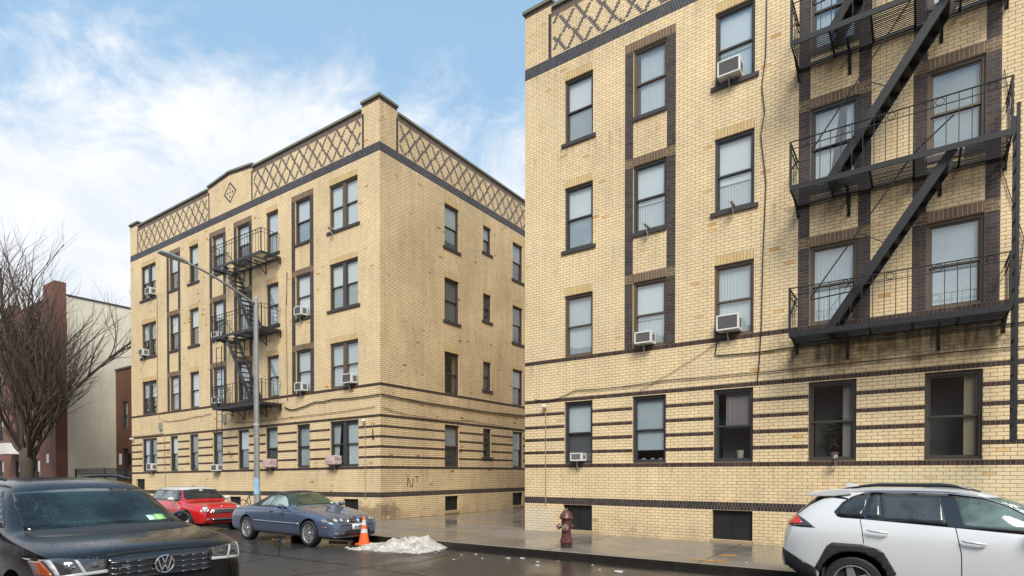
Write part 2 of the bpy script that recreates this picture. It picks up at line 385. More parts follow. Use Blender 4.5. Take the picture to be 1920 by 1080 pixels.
def pave(name, x0, x1, y0, y1, mats, curb_y=None, nx=30):
    b = MB(); xs = [x0+(x1-x0)*i/nx for i in range(nx+1)]
    b.add([(x, y, sz(x)) for x in xs for y in (y0, y1)], [(2*i, 2*i+2, 2*i+3, 2*i+1) for i in range(nx)], 0)
    s_ = -1 if curb_y == y0 else 1
    cw = .15
    # kerb stone, standing just clear of the slab's edge
    ya, yb = (y0-cw, y0) if s_ == -1 else (y1, y1+cw)
    outer = ya if s_ == -1 else yb
    V = []; F = []
    for i, x in enumerate(xs):
        z = sz(x)
        V += [(x, ya, z-.002), (x, yb, z-.002), (x, outer, gz(x)-.05)]
    for i in range(nx):
        a = 3*i; c = 3*i+3
        F.append((a, c, c+1, a+1))
        F.append((a+2, c+2, c, a) if s_ == -1 else (a+1, c+1, c+2, a+2))
    b.add(V, F[0::2], 2); b.add(V, F[1::2], 1)
    o = b.build(name, mats, recalc=False); o['kind'] = 'structure'; return o
pv = pave('pavement', -120, 80, CURB+.15, 60, [M['concrete'], M['curb'], M['conc_dry']], curb_y=CURB+.15)
pave('near_pavement', -120, 80, -14, .6, [M['concrete'], M['curb'], M['conc_dry']], curb_y=.6)
# joints and paint on the pavement: thin parts of the pavement
def strip(b, x0, y0, x1, y1, w, mi, dz=.004):
    p, q = Vector((x0, y0, 0)), Vector((x1, y1, 0)); d = (q-p); n = Vector((-d.y, d.x, 0)).normalized()*w/2
    k = 8; V = []; 
    for i in range(k+1):
        c = p+d*i/k
        for s_ in (-1, 1):
            e = c+n*s_*(1+.3*math.sin(i*2.3+s_)); V.append((e.x, e.y, sz(e.x)+dz))
    b.add(V, [(2*i, 2*i+2, 2*i+3, 2*i+1) for i in range(k)], mi)
b = MB()
for x in (-3.15, -6.4, -9.2, -12.2, .2, 3.4, 6.5, -15.6, -19, -22, -25, -28):
    strip(b, x-.12, CURB+.02, x-.2, 14.12, .014, 0)
strip(b, -9.5, 14.25, -15.6, 13.95, .035, 1)
strip(b, -9.55, 14.1, -9.3, CURB+.05, .02, 1)
strip(b, -9.55, 14.6, -11.6, 14.55, .03, 1)
strip(b, -60, 12.3, -9.6, 12.3, .012, 0)
b.build('joint_lines', [M['line_dark'], M['line_pale']], pv, recalc=False)
b = MB(); V = []
def blot(b, cx_, cy_, rx, ry, ang, mi=0, n=22, dz=.006):
    V = [(cx_, cy_, sz(cx_)+dz)]
    for k in range(n):
        t = 2*math.pi*k/n; r_ = 1+rnd.uniform(-.45, .35); x = rx*math.cos(t)*r_; y = ry*math.sin(t)*r_
        X = cx_+x*math.cos(ang)-y*math.sin(ang); Y = cy_+x*math.sin(ang)+y*math.cos(ang); V.append((X, Y, sz(X)+dz))
    b.add(V, [(0, 1+k, 1+(k+1) % n) for k in range(n)], mi)
blot(b, -3.2, 10.98, .17, .09, .2); blot(b, -3.02, 11.12, .13, .07, .9); blot(b, -3.1, 11.85, .2, .09, .1); blot(b, -3.42, 10.95, .13, .05, -.3); blot(b, -2.92, 10.85, .09, .06, 0)
b.build('orange_paint_mark', M['spray'], pv, recalc=False)
# ------------------------------------------------------------------ yellow brick apartment houses
D = 14.15
NX0 = -9.49
def xfN(p): return Vector((NX0+p[0], D-p[1], p[2]))
CX, CY = -15.7006, 14.15
AL = .02907
def xfL(p):      # local u runs along the front (negative to the left), d out from the wall
    u, d, z = p; c, s_ = math.cos(AL), math.sin(AL)
    return Vector((CX+u*c+d*s_, CY+u*s_-d*c, z+.01126*u*c))
def xfS(p): return Vector((CX+p[1], CY+p[0], p[2]))
def xfN0(p): return Vector((NX0-p[1], D+(-p[0]), p[2]))       # alley side of the near house, u = -depth
RC = [(1.95, 3.685), (4.93, 6.65), (7.91, 9.65), (10.89, 12.635)]     # sill and head of each storey
SOL = .21
def facade(wall, xf, U0, U1, openings, zones, ztop=14.72, zbase=-.5, d=0.0, uvsign=1):
    us = {U0, U1}; zs = {zbase, ztop}
    for r in openings+[z[:4] for z in zones]:
        for u in r[:2]:
            if U0 < u < U1: us.add(round(u, 4))
        for z in r[2:4]:
            if zbase < z < ztop: zs.add(round(z, 4))
    us = sorted(us); zs = sorted(zs)
    wall.xf = xf
    for i in range(len(us)-1):
        uc = (us[i]+us[i+1])/2
        for j in range(len(zs)-1):
            zc_ = (zs[j]+zs[j+1])/2
            if any(o[0] < uc < o[1] and o[2] < zc_ < o[3] for o in openings): continue
            mi = 0; uvm = None
            for z in zones:
                if z[0] < uc < z[1] and z[2] < zc_ < z[3]: mi = z[4]; uvm = z[5:] if len(z) > 5 else None
            a, b_, c, e = us[i], us[i+1], zs[j], zs[j+1]
            if uvm:      # v runs 0..rows over the band's height
                z0, rows, zh = uvm
                f = lambda z: (z-z0)/zh*rows
                uv = [(a, f(c)), (b_, f(c)), (b_, f(e)), (a, f(e))]
            else: uv = [(a, c), (b_, c), (b_, e), (a, e)]
            wall.add([(a, d, c), (b_, d, c), (b_, d, e), (a, d, e)], [(0, 1, 2, 3)], mi, [uv])
    for (a, b_, c, e) in openings:     # reveals
        q = -.22
        for P in ([(a, 0, c), (a, q, c), (a, q, e), (a, 0, e)], [(b_, 0, c), (b_, 0, e), (b_, q, e), (b_, q, c)], [(a, 0, e), (a, q, e), (b_, q, e), (b_, 0, e)], [(a, 0, c), (b_, 0, c), (b_, q, c), (a, q, c)]):
            uv = [(p[0]+p[1], p[2]+(p[1] if P[0][2] == P[1][2] == P[2][2] else 0)) for p in P]
            wall.add(P, [(0, 1, 2, 3)], 0, [uv])
    wall.xf = None
WM_ = ['Y', 'ysoldier', 'band', 'band2', 'bandtop', 'pil', 'lint', 'pilb', 'capb']
SOLD, BAND, BAND2, BTOP, PIL, LINT, PILB, CAPB = range(1, 9)
def bands(U0, U1, ops1):
    Z = [(U0, U1, 13.15, 13.475, BTOP, 13.15, 1, .325), (U0, U1, 4.82, 4.925, BAND, 4.82, 1, .105), (U0, U1, 3.70, 3.80, BAND, 3.70, 1, .10),
         (U0, U1, 1.84, 1.94, BAND, 1.84, 1, .10), (U0, U1, .81, 1.0, BAND2, .81, 1, .19)]
    for z in (3.33, 2.96, 2.595, 2.23): Z.append((U0, U1, z, z+.088, BAND, z, 1, .088))
    Z.append((U0, U1, 14.60, 14.72, CAPB, 14.60, 1, .12))
    return Z
def sill(b, xf, a, c, z, e=.09):
    b.xf = xf; b.box(a-e, c+e, -.10, .045, z-.1, z-.003); b.xf = None
def window(parent, xf, a, b_, c, e, look='shade', frame='bronze', mull=0, low=None, split=.5, gl='glass', sillz=True, fancy=None, rr=None):
    """a sash window filling the brick opening a..b_ by c..e; returns the window part"""
    r = rr or rnd
    m = MB(xf); d0 = -.055; fw = .055
    m.box(a, a+fw, d0-.1, d0, c, e); m.box(b_-fw, b_, d0-.1, d0, c, e); m.box(a+fw, b_-fw, d0-.1, d0, e-fw-.02, e); m.box(a+fw, b_-fw, d0-.1, d0+.012, c, c+fw)
    # inner stop
    lites = [(a+fw, b_-fw)]
    if mull:
        w = mull/2; mid = (a+b_)/2; m.box(mid-w, mid+w, d0-.1, d0+.004, c+fw, e-fw-.02)
        lites = [(a+fw, mid-w), (mid+w, b_-fw)]
    zb, zt = c+fw, e-fw-.02; zm = zb+(zt-zb)*split; st = .04
    g = MB(xf)
    for (p, q) in lites:
        du, dl = d0-.03, d0-.062
        for (y, z0, z1) in ((du, zm-.02, zt), (dl, zb, zm+.02)):
            m.box(p, p+st, y-.03, y, z0, z1); m.box(q-st, q, y-.03, y, z0, z1)
            m.box(p+st, q-st, y-.03, y, z1-st, z1); m.box(p+st, q-st, y-.03, y, z0, z0+st)
            g.box(p+st, q-st, y-.018, y-.012, z0+st, z1-st)
    # dark room behind
    q2 = -1.0
    for P in ([(a, q2, c), (b_, q2, c), (b_, q2, e), (a, q2, e)], [(a, -.224, c), (a, q2, c), (a, q2, e), (a, -.224, e)], [(b_, -.224, c), (b_, -.224, e), (b_, q2, e), (b_, q2, c)], [(a, -.224, e), (a, q2, e), (b_, q2, e), (b_, -.224, e)], [(a, -.224, c), (b_, -.224, c), (b_, q2, c), (a, q2, c)]):
        m.add(P, [(0, 1, 2, 3)], 1)
    w = m.build('window', [M[frame], M['room']], parent)
    g.build('glass_pane', M[gl], w)
    def pleats(u0, u1, z0, z1, mat, d=-.165, amp=.005, per=.07, taper=0.0):
        k = MB(xf); n = max(6, int((u1-u0)/per*6)); V = []
        ph = r.uniform(0, 6)
        for i in range(n+1):
            t = i/n; u = u0+(u1-u0)*t; y = d+amp*math.sin((u-u0)/per*2*math.pi+ph)*(1+.5*math.sin(u*9))
            ub = u0+(u1-u0)*t*(1-taper)
            V += [(ub, y, z0), (u, y, z1)]
        k.add(V, [(2*i, 2*i+2, 2*i+3, 2*i+1) for i in range(n)])
        return k.build('curtain', M[mat], w, recalc=False, smooth=True)
    def flat(u0, u1, z0, z1, mat, d=-.148, name='roller_shade'):
        k = MB(xf); k.box(u0, u1, d-.006, d, z0, z1); return k.build(name, M[mat], w)
    for (p, q) in lites:
        lk = look if isinstance(look, str) else look[lites.index((p, q))]
        if lk == 'shade': flat(p, q, zb, zt, 'shade')
        elif lk == 'half': flat(p, q, zm-.1-r.random()*.2, zt, 'shade', -.148); pleats(p, q, zb, zt, 'sheer', -.172)
        elif lk == 'shade_screen': flat(p, q, zm, zt, 'shade'); flat(p, q, zb, zm, 'grey_c', name='insect_screen')
        elif lk == 'sheer': pleats(p, q, zb, zt, 'sheer')
        elif lk == 'sheer_part': pleats(p, p+(q-p)*.62, zb, zt, 'sheer', taper=.4); pleats(p+(q-p)*.78, q, zb, zt, 'sheer')
        elif lk == 'drape_right': pleats(p+(q-p)*.12, q, zb, zt, 'sheer', taper=-.0); 
        elif lk == 'blind': flat(p, q, zb, zt, 'blind', name='slat_blind')
        elif lk == 'blind_gap': flat(p, q, zb+.28, zt, 'blind', name='slat_blind')
        elif lk == 'dim': flat(p, q, zb+.2, zt, 'dim_c', name='slat_blind')
        elif lk == 'grey': flat(p, q, zb, zt, 'grey_c', name='insect_screen')
        elif lk == 'half_dark': flat(p, q, zm-.05, zt, 'shade')
        elif lk == 'half_grey': flat(p, q, zm, zt, 'shade'); flat(p, q, zb, zm, 'dim_c', -.16)
        elif lk == 'rose': flat(p, q, zb, zt, 'dim_c', -.62, name='dim_room_panel'); pleats(p+(q-p)*.25, q, zb+.75, zt, 'rose_c', per=.1);  # panel added deep inside; its grey stands in for a dimly lit room
        elif lk == 'drapes': flat(p, q, zb, zt, 'dim_c', -.62, name='dim_room_panel'); pleats(p+(q-p)*.72, q, zb, zt, 'tan_c', per=.09, taper=-.0)
        elif lk == 'rose_side': flat(p, q, zb, zt, 'dim_c', -.62, name='dim_room_panel'); pleats(p+(q-p)*.74, q, zb, zt, 'rose_c', per=.09)
    return w
def basement(parent, xf, a, b_, c, e):
    m = MB(xf); m.box(a, b_, -.13, -.10, c, e); m.box(a, a+.035, -.10, -.075, c, e); m.box(b_-.035, b_, -.10, -.075, c, e)
    m.box(a+.035, b_-.035, -.10, -.075, e-.035, e); m.box(a+.035, b_-.035, -.10, -.075, c, c+.035); m.box((a+b_)/2-.012, (a+b_)/2+.012, -.10, -.08, c+.035, e-.035)
    w = m.build('basement_window', M['darkgrille'], parent)
    k = MB(xf); k.box(a-.03, b_+.03, -.1, .03, c-.1, c-.003); k.build('brick_sill', M['sillY'], w)
    return w
M['sillY'] = plain('dirty_yellow_sill', (.34, .25, .14), .8, var=.35, scale=14)
M['sillD'] = plain('dark_brick_sill', (.045, .038, .038), .65, var=.45, scale=16, bump=.3)
def lattice(b, xf, ua, ub, start):
    b.xf = xf
    for r_ in range(15):
        z = 13.50+r_*.0747; dz = z+.033-13.475; iv = []
        k = math.floor((ua-2-start)/.56)
        while start+k*.56 < ub+2:
            for s_ in (-1, 1):
                u = round((start+k*.56+s_*.757*dz)/.05)*.05
                if ua+.02 <= u-.05 and u+.05 <= ub-.02: iv.append((u-.053, u+.053))
            k += 1
        iv.sort(); mg = []
        for a, c in iv:
            if mg and a <= mg[-1][1]+.001: mg[-1][1] = max(c, mg[-1][1])
            else: mg.append([a, c])
        for a, c in mg: b.box(a, c, -.01, .004, z, z+.064)
    b.xf = None
def coping(b, xf, pts, w=.36, t=.085, over=.06):
    """pts: (u, z) polyline along the parapet top"""
    b.xf = xf
    for (a, za), (c, zc_) in zip(pts, pts[1:]):
        if abs(c-a) < 1e-6: continue
        V = []
        for u, z in ((a, za), (c, zc_)):
            V += [(u, over, z), (u, -w, z), (u, -w, z+t), (u, over, z+t)]
        b.add(V, [(0, 1, 2, 3), (7, 6, 5, 4), (0, 4, 5, 1), (1, 5, 6, 2), (2, 6, 7, 3), (3, 7, 4, 0)])
    b.xf = None
def parapet_wall(b, xf, u0, u1, ztop, zlow=14.72, cap=BAND, gable=None, capb=CAPB):
    """the wall above 14.72, with a rowlock course under the coping; back face so that it has thickness"""
    b.xf = xf
    pts = gable or [(u0, ztop), (u1, ztop)]
    for (a, za), (c, zc_) in zip(pts, pts[1:]):
        h = .12
        if za-h-zlow > .002 or zc_-h-zlow > .002:
            b.add([(a, 0, zlow), (c, 0, zlow), (c, 0, zc_-h), (a, 0, za-h)], [(0, 1, 2, 3)], 0, [[(a, zlow), (c, zlow), (c, zc_-h), (a, za-h)]])
        b.add([(a, 0, max(zlow, za-h)), (c, 0, max(zlow, zc_-h)), (c, 0, zc_), (a, 0, za)], [(0, 1, 2, 3)], capb, [[(a, 0), (c, 0), (c, 1), (a, 1)]])
        b.add([(a, -.3, 14.0), (a, -.3, za), (c, -.3, zc_), (c, -.3, 14.0)], [(0, 1, 2, 3)], 0, [[(a, 14), (a, za), (c, zc_), (c, 14)]])
    b.xf = None
def ends(b, xf, u, z0, z1):
    b.xf = xf; b.add([(u, 0, z0), (u, -.3, z0), (u, -.3, z1), (u, 0, z1)], [(0, 1, 2, 3)], 0, [[(0, z0), (.3, z0), (.3, z1), (0, z1)]]); b.xf = None

def zones_front(cols, U0, U1, extra=()):
    """cols: (a, b, kind) with kind 'plain','pil','dbl'"""
    Z = bands(U0, U1, None)
    for a, b_, k in cols:
        for j in (1, 2, 3):
            s_, h = RC[j]
            if k == 'pil': pass
            else: Z.append((a, b_, h, h+SOL, SOLD, h, 1, SOL))
        if k == 'pil':
            for (p, q) in ((a-.23, a), (b_, b_+.23)):
                Z.append((p, q, 4.925, 12.635, PIL))
                for j in (1, 2): Z.append((p, q, RC[j][1]-.02, RC[j][1]+SOL, PILB))
            for j in (1, 2): Z.append((a, b_, RC[j][1], RC[j][1]+SOL, LINT, RC[j][1], 1, SOL))
            Z.append((a-.23, b_+.23, 12.635, 12.635+SOL, LINT, 12.635, 1, SOL))
    return Z
STRIP = .1
# ================= near house =================
near = thing('apartment_building', 'yellow brick apartment house on the right with the big black fire escape, nearest the camera', 'building', (NX0, D, 0))
NW = 18.0
ncol = [(1.34, 2.22, 'plain'), (3.38, 4.28, 'pil'), (5.46, 6.36, 'plain'), (7.51, 8.42, 'pil'), (9.59, 10.49, 'pil')]
ncol += [(NW-b_, NW-a, k) for a, b_, k in reversed(ncol[:3])]
def storey_ops(cols, row1=None):
    ops = []
    for i, (a, b_, k) in enumerate(cols):
        for j, (s_, h) in enumerate(RC):
            if j == 0 and row1 and row1[i]: ops.append((row1[i][0], row1[i][1], s_, h))
            else: ops.append((a, b_, s_, h))
    return ops
nops = storey_ops(ncol)
nbase = [(1.31, 2.21, .10, .805), (5.44, 6.36, .10, .805), (NW-6.36, NW-5.44, .10, .805), (NW-2.21, NW-1.31, .10, .805)]
nz = zones_front(ncol, 0, NW)
G0, G1 = NW/2-1.76, NW/2+1.76
for u in (.8, G0-STRIP, G1, NW-.9): nz.append((u, u+STRIP, 13.475, 14.72, PIL))
nz += [(0, .8, 14.6, 14.72, 0), (NW-.8, NW, 14.6, 14.72, 0), (G0, G1, 14.6, 14.72, 0)]
w = MB(); facade(w, xfN, 0, NW, nops+nbase, nz)
NDEP = 16.0
# alley wall of the near house, far side, rear
sz0 = bands(-NDEP, 0, None)+[(-.9, -.8, 13.475, 14.72, PIL), (-.8, 0, 14.6, 14.72, 0)]
facade(w, xfN0, -NDEP, 0, [], sz0)
xfNE = lambda p: Vector((NX0+NW+p[1], D+p[0], p[2]))
facade(w, xfNE, 0, NDEP, [], bands(0, NDEP, None))
xfNB = lambda p: Vector((NX0+NW-p[0], D+NDEP+p[1], p[2]))
facade(w, xfNB, 0, NW, [], [])
PT, PP = 14.83, 15.06
gab = [(G0, 14.95), (NW/2, 15.13), (G1, 14.95)]
for xf, L_, pil_ in ((xfN, NW, 'front'), (xfN0, NDEP, 'neg'), (xfNE, NDEP, 'pos'), (xfNB, NW, 'none')):
    if pil_ == 'front':
        parapet_wall(w, xf, 0, .9, PP); parapet_wall(w, xf, NW-.9, NW, PP); parapet_wall(w, xf, .9, G0-STRIP, PT); parapet_wall(w, xf, G1+STRIP, NW-.9, PT)
        parapet_wall(w, xf, 0, 0, 0, gable=[(G0-STRIP, 14.95), (NW/2, 15.13), (G1+STRIP, 14.95)])
    elif pil_ == 'neg': parapet_wall(w, xf, -.85, 0, PP); parapet_wall(w, xf, -L_, -.85, PT)
    elif pil_ == 'pos': parapet_wall(w, xf, 0, .85, PP); parapet_wall(w, xf, .85, L_, PT)
    else: parapet_wall(w, xf, 0, L_, PT)
MATN = [M['ybrickN']]+[M[k] for k in WM_[1:]]
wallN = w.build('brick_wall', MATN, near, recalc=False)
b = MB()
coping(b, xfN, [(-.06, PP), (.93, PP)]); coping(b, xfN, [(.93, PT), (G0-STRIP-.03, PT)]); coping(b, xfN, [(G0-STRIP-.03, 14.95), (NW/2, 15.13), (G1+STRIP+.03, 14.95)])
coping(b, xfN, [(G1+STRIP+.03, PT), (NW-.93, PT)]); coping(b, xfN, [(NW-.93, PP), (NW+.06, PP)])
coping(b, xfN0, [(-.88, PP+.001), (-.37, PP+.001)]); coping(b, xfN0, [(-NDEP, PT), (-.88, PT)])
coping(b, xfNE, [(.37, PP+.001), (.88, PP+.001)]); coping(b, xfNE, [(.88, PT), (NDEP, PT)]); coping(b, xfNB, [(0, PT+.001), (NW, PT+.001)])
b.build('coping', M['coping'], near)
b = MB(); lattice(b, xfN, .9, G0-STRIP, 1.40); lattice(b, xfN, G1+STRIP, NW-.9, NW-1.4); lattice(b, xfN0, -NDEP, -.9, -1.4)
b.build('lattice_brickwork', M['latt'], near)
b = MB(xfN); b.add([(0.01, -.28, 14.1), (NW-.01, -.28, 14.1), (NW-.01, -NDEP+.3, 14.1), (.01, -NDEP+.3, 14.1)], [(0, 1, 2, 3)]); b.build('roof', M['roof'], near, recalc=False)
def diamond(xf, uc, zc_, parent):
    b = MB(xf); hw, hh = .5, .48; t = .075
    P = [(uc+hw, zc_), (uc, zc_+hh), (uc-hw, zc_), (uc, zc_-hh)]; Q = [(uc+hw-t*1.4, zc_), (uc, zc_+hh-t*1.4), (uc-hw+t*1.4, zc_), (uc, zc_-hh+t*1.4)]
    for i in range(4):
        j = (i+1) % 4; a_, b__, c_, d_ = P[i], P[j], Q[j], Q[i]
        V = [(q[0], y, q[1]) for y in (-.01, .006) for q in (a_, b__, c_, d_)]
        b.add(V, [(0, 1, 2, 3), (7, 6, 5, 4), (0, 4, 5, 1), (1, 5, 6, 2), (2, 6, 7, 3), (3, 7, 4, 0)])
    for du, dz in ((0, 0), (.2, 0), (-.2, 0), (0, .18), (0, -.18)): b.box(uc+du-.045, uc+du+.045, -.01, .006, zc_+dz-.04, zc_+dz+.04)
    return b.build('brick_diamond', M['latt'], parent)
diamond(xfN, NW/2, 14.25, near)
looks = {  # (column, storey) -> look, frame
 (0, 3): ('shade_screen', 'bronze'), (0, 2): ('shade_screen', 'graym'), (0, 1): ('sheer', 'brownf'), (0, 0): ('half_grey', 'graym'),
 (1, 3): ('drape_right', 'brownf'), (1, 2): ('half', 'graym'), (1, 1): ('half', 'brownf'), (1, 0): ('blind_gap', 'graym'),
 (2, 3): ('half', 'bronze'), (2, 2): ('half', 'graym'), (2, 1): ('sheer', 'brownf'), (2, 0): ('rose', 'graym'),
 (3, 3): ('sheer_part', 'bronze'), (3, 2): ('sheer_part', 'graym'), (3, 1): ('sheer', 'brownf'), (3, 0): ('rose_side', 'bronze'),
 (4, 3): ('shade', 'bronze'), (4, 2): ('grey', 'brownf'), (4, 1): ('blind', 'brownf'), (4, 0): ('drapes', 'bronze')}
for i, (a, b_, k) in enumerate(ncol):
    for j, (s_, h) in enumerate(RC):
        lk, fr = looks.get((i, j), (rnd.choice(['shade', 'half', 'sheer', 'blind']), 'bronze'))
        if i > 4 and False: continue
        wn_ = window(near, xfN, a, b_, s_, h, lk, fr)
        if j >= 2:
            q = MB(); sill(q, xfN, a, b_, s_, 0 if k == 'pil' else .09); q.build('brick_sill', M['sillD'], wn_)
for (a, b_, c, e) in nbase: basement(near, xfN, a, b_, c, e)
# small things behind the ground-floor glass
def cyl(name, xf, u, d, z, r_, h, m, parent=None):
    q = MB(xf); q.lathe([(0, 0), (r_*.8, 0), (r_, h*.9), (r_, h), (0, h)], (u, d, z), 'Z', 14); return q.build(name, m, parent, smooth=True, auto=40)
M['cream_pot'] = plain('cream_flower_pot', (.55, .47, .33), .5); M['rose_pot'] = plain('rose_coloured_pot', (.30, .17, .16), .6); M['blueglass'] = plain('blue_painted_lower_panel', (.12, .17, .22), .4)
tag(cyl('flower_pot', xfN, 6.02, -.25, 2.03, .085, .2, M['cream_pot']), 'cream flower pot behind the glass of the third ground floor window', 'pot')
def houseplant(name, xf, u, d, z, n, hgt, spread, label, m):
    q = MB(xf)
    for k in range(n):
        a = rnd.uniform(0, 6.28); r_ = spread*rnd.random(); zz = z+hgt*rnd.uniform(.15, 1)
        p = Vector((u+r_*math.cos(a)*1.0, d+r_*math.sin(a)*.3, zz)); l = Vector((rnd.uniform(-1, 1), rnd.uniform(-.3, .3), rnd.uniform(-.6, .8))).normalized()*.075
        s_ = Vector((-l.z, .03, l.x)).normalized()*.022
        q.add([p-l, p-s_, p+l, p+s_+Vector((0, .006, 0))], [(0, 1, 2, 3)])
    q.tube([(u, d, z), (u+.02, d, z+hgt*.6)], .008, 5)
    return tag(q.build(name, m, recalc=False), label, 'plant')
M['leaf'] = plain('dark_green_leaf', (.03, .06, .02), .5, var=.4, scale=20)
hp = houseplant('house_plant', xfN, 7.98, -.42, 2.15, 130, .75, .27, 'leafy green plant behind the fourth ground floor window of the nearest house', M['leaf'])
tag(cyl('flower_pot', xfN, 7.98, -.33, 2.02, .1, .13, M['rose_pot']), 'rose coloured pot at the foot of the leafy window plant', 'pot')
q = MB(xfN)
for u_ in (3.62, 3.86, 4.08): q.lathe([(0, 0), (.045, 0), (.05, .055), (0, .055)], (u_, -.19, 2.02), 'Z', 10)
tag(q.build('window_dishes', M['white']), 'row of small white dishes on the ledge under the half lowered blind', 'dish')
# ================= far house =================
far = thing('apartment_building', 'yellow brick apartment house left of the alley, gabled parapet, cars parked before it', 'building', (CX, CY, 0))
FL = -18.84; FDEP = 16.0
fcol = [(-2.72, -1.14, 'dbl'), (-4.80, -3.88, 'pil'), (-6.74, -5.91, 'plain'), (-8.90, -7.98, 'pil'), (-10.88, -9.98, 'pil'), (-12.90, -12.07, 'plain'), (-14.80, -13.94, 'pil'), (-17.66, -16.12, 'dbl')]
frow1 = [None, (-4.75, -3.94), (-6.84, -6.01), (-8.89, -8.06), (-10.91, -10.08), (-12.95, -12.17), (-14.79, -14.05), None]
fops = storey_ops(fcol, frow1)
fbase = [(-1.98, -1.16, .02, .74), (-9.6, -8.7, .02, .74), (-18.38, -17.45, 1.0, 1.58)]
fz = zones_front(fcol, FL, 0)
fz.append((-18.4, -17.4, .81, 1.0, BAND2, .81, 1, .19))
for u in (-.9, -7.78, -11.16, FL+.8): fz.append((u, u+STRIP, 13.475, 14.72, PIL))
H0, H1 = -11.16, -7.68
fz += [(-.8, 0, 14.6, 14.72, 0), (FL, FL+.8, 14.6, 14.72, 0), (H0+.1, H1-.1, 14.6, 14.72, 0)]
w = MB(); facade(w, xfL, FL, 0, fops+fbase, fz)
scol = [(3.43, 4.32), (5.96, 6.53), (8.22, 9.06), (11.2, 12.0)]
sops = []
for i, (a, b_) in enumerate(scol):
    for j, (s_, h) in enumerate(RC):
        if i == 1: sops.append((a, b_, [2.39, 5.37, 8.43, 11.44][j], [3.66, 6.62, 9.62, 12.6][j]))
        else: sops.append((a, b_, s_-.02, h-.02))
sbase = [(3.44, 4.28, .15, .74), (8.22, 9.06, .15, .74)]
ms = MB()
szn = bands(0, FDEP, None)+[(.8, .9, 13.475, 14.72, PIL), (0, .8, 14.6, 14.72, 0)]
for i, (a, b_) in enumerate(scol):
    for j in (1, 2, 3):
        h = sops[i*4+j][3]; szn.append((a, b_, h, h+SOL, SOLD, h, 1, SOL))
facade(ms, xfS, 0, FDEP, sops+sbase, szn)
parapet_wall(ms, xfS, 0, .85, PP); parapet_wall(ms, xfS, .85, FDEP, PT)
MATS = [M['ybrickS']]+[M[k] for k in WM_[1:]]
ms.build('alley_wall', MATS, far, recalc=False)
for (a, c, z, gb) in ((-.9, 0, PP, None), (FL, FL+.88, PP, None), (H1, -.9, PT, None), (FL+.88, H0, PT, None), (0, 0, 0, [(H0, 14.95), (-9.42, 15.13), (H1, 14.95)])):
    parapet_wall(w, xfL, a, c, z, gable=gb)
xfLW = lambda p: (lambda q: Vector((q.x-p[1]*1.0, q.y-p[0], p[2]+.01126*FL)))(xfL((FL, 0, 0)))
facade(w, xfLW, -FDEP, 0, [], bands(-FDEP, 0, None)); parapet_wall(w, xfLW, -FDEP, 0, PT)
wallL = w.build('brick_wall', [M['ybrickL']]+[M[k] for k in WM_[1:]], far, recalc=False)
b = MB()
coping(b, xfL, [(-.93, PP), (.0, PP)]); coping(b, xfL, [(H1+.03, PT), (-.93, PT)]); coping(b, xfL, [(H0-.03, 14.95), (-9.42, 15.13), (H1+.03, 14.95)])
coping(b, xfL, [(FL+.91, PT), (H0-.03, PT)]); coping(b, xfL, [(FL-.06, PP), (FL+.91, PP)])
coping(b, xfS, [(-.06, PP+.002), (.88, PP+.002)]); coping(b, xfS, [(.88, PT), (FDEP, PT)]); coping(b, xfLW, [(-FDEP, PT), (-.37, PT)])
b.build('coping', M['coping'], far)
b = MB(); lattice(b, xfL, H1+.02, -.9, -1.43); lattice(b, xfL, FL+.9, H0, -12.0); lattice(b, xfS, .9, FDEP, 1.22)
b.build('lattice_brickwork', M['latt'], far)
diamond(xfL, -9.38, 14.25, far)
b = MB(xfL); b.add([(FL+.1, -.4, 14.1), (-.28, -.4, 14.1), (-.28, -FDEP+.3, 14.1), (FL+.1, -FDEP+.3, 14.1)], [(0, 1, 2, 3)]); b.build('roof', M['roof'], far, recalc=False)
FR2 = random.Random(5)
flook = {(0, 3): ('shade', 'shade'), (0, 2): ('shade_screen', 'shade_screen'), (0, 1): ('sheer', 'sheer'), (0, 0): ('sheer_part', 'shade'),
         (1, 3): 'shade_screen', (1, 2): 'shade', (1, 1): 'sheer', (1, 0): 'sheer', (2, 3): 'shade_screen', (2, 2): 'blind', (2, 1): 'blind', (2, 0): 'half_grey',
         (3, 0): 'half_grey', (4, 0): 'dim', (5, 0): 'dim', (6, 0): 'half_grey', (7, 0): ('sheer_part', 'dim'), (5, 3): 'half_dark', (5, 2): 'half_dark', (5, 1): 'shade', (6, 3): 'half_dark', (6, 2): 'half_dark', (6, 1): 'shade_screen'}
for i, (a, b_, k) in enumerate(fcol):
    for j, (s_, h) in enumerate(RC):
        o_ = fops[i*4+j]
        lk = flook.get((i, j), FR2.choice(['shade_screen', 'half_dark', 'sheer', 'half_grey'])) 
        fr = 'brownf' if (i+j) % 2 else 'bronze'
        if j == 0: fr = 'graym'
        wn_ = window(far, xfL, o_[0], o_[1], s_, h, lk, fr, mull=.17 if k == 'dbl' else 0)
        if j >= 2:
            q = MB(); sill(q, xfL, a, b_, s_, 0 if k == 'pil' else .12); q.build('brick_sill', M['sillD'], wn_)
slook = {(0, 3): 'shade_screen', (0, 2): 'grey', (0, 1): 'drapes', (0, 0): 'half_grey', (1, 3): 'half_grey', (1, 2): 'dim', (1, 1): 'grey', (1, 0): 'dim', (2, 3): 'half_grey', (2, 2): 'dim', (2, 1): 'half_grey', (2, 0): 'drapes'}
for i, (a, b_) in enumerate(scol):
    for j in range(4):
        o_ = sops[i*4+j]; wn_ = window(far, xfS, o_[0], o_[1], o_[2], o_[3], slook.get((i, j), 'dim'), 'bronze', gl='glassS')
        if j >= 2 or i == 1:
            q = MB(); sill(q, xfS, o_[0], o_[1], o_[2], .1); q.build('brick_sill', M['sillD'], wn_)
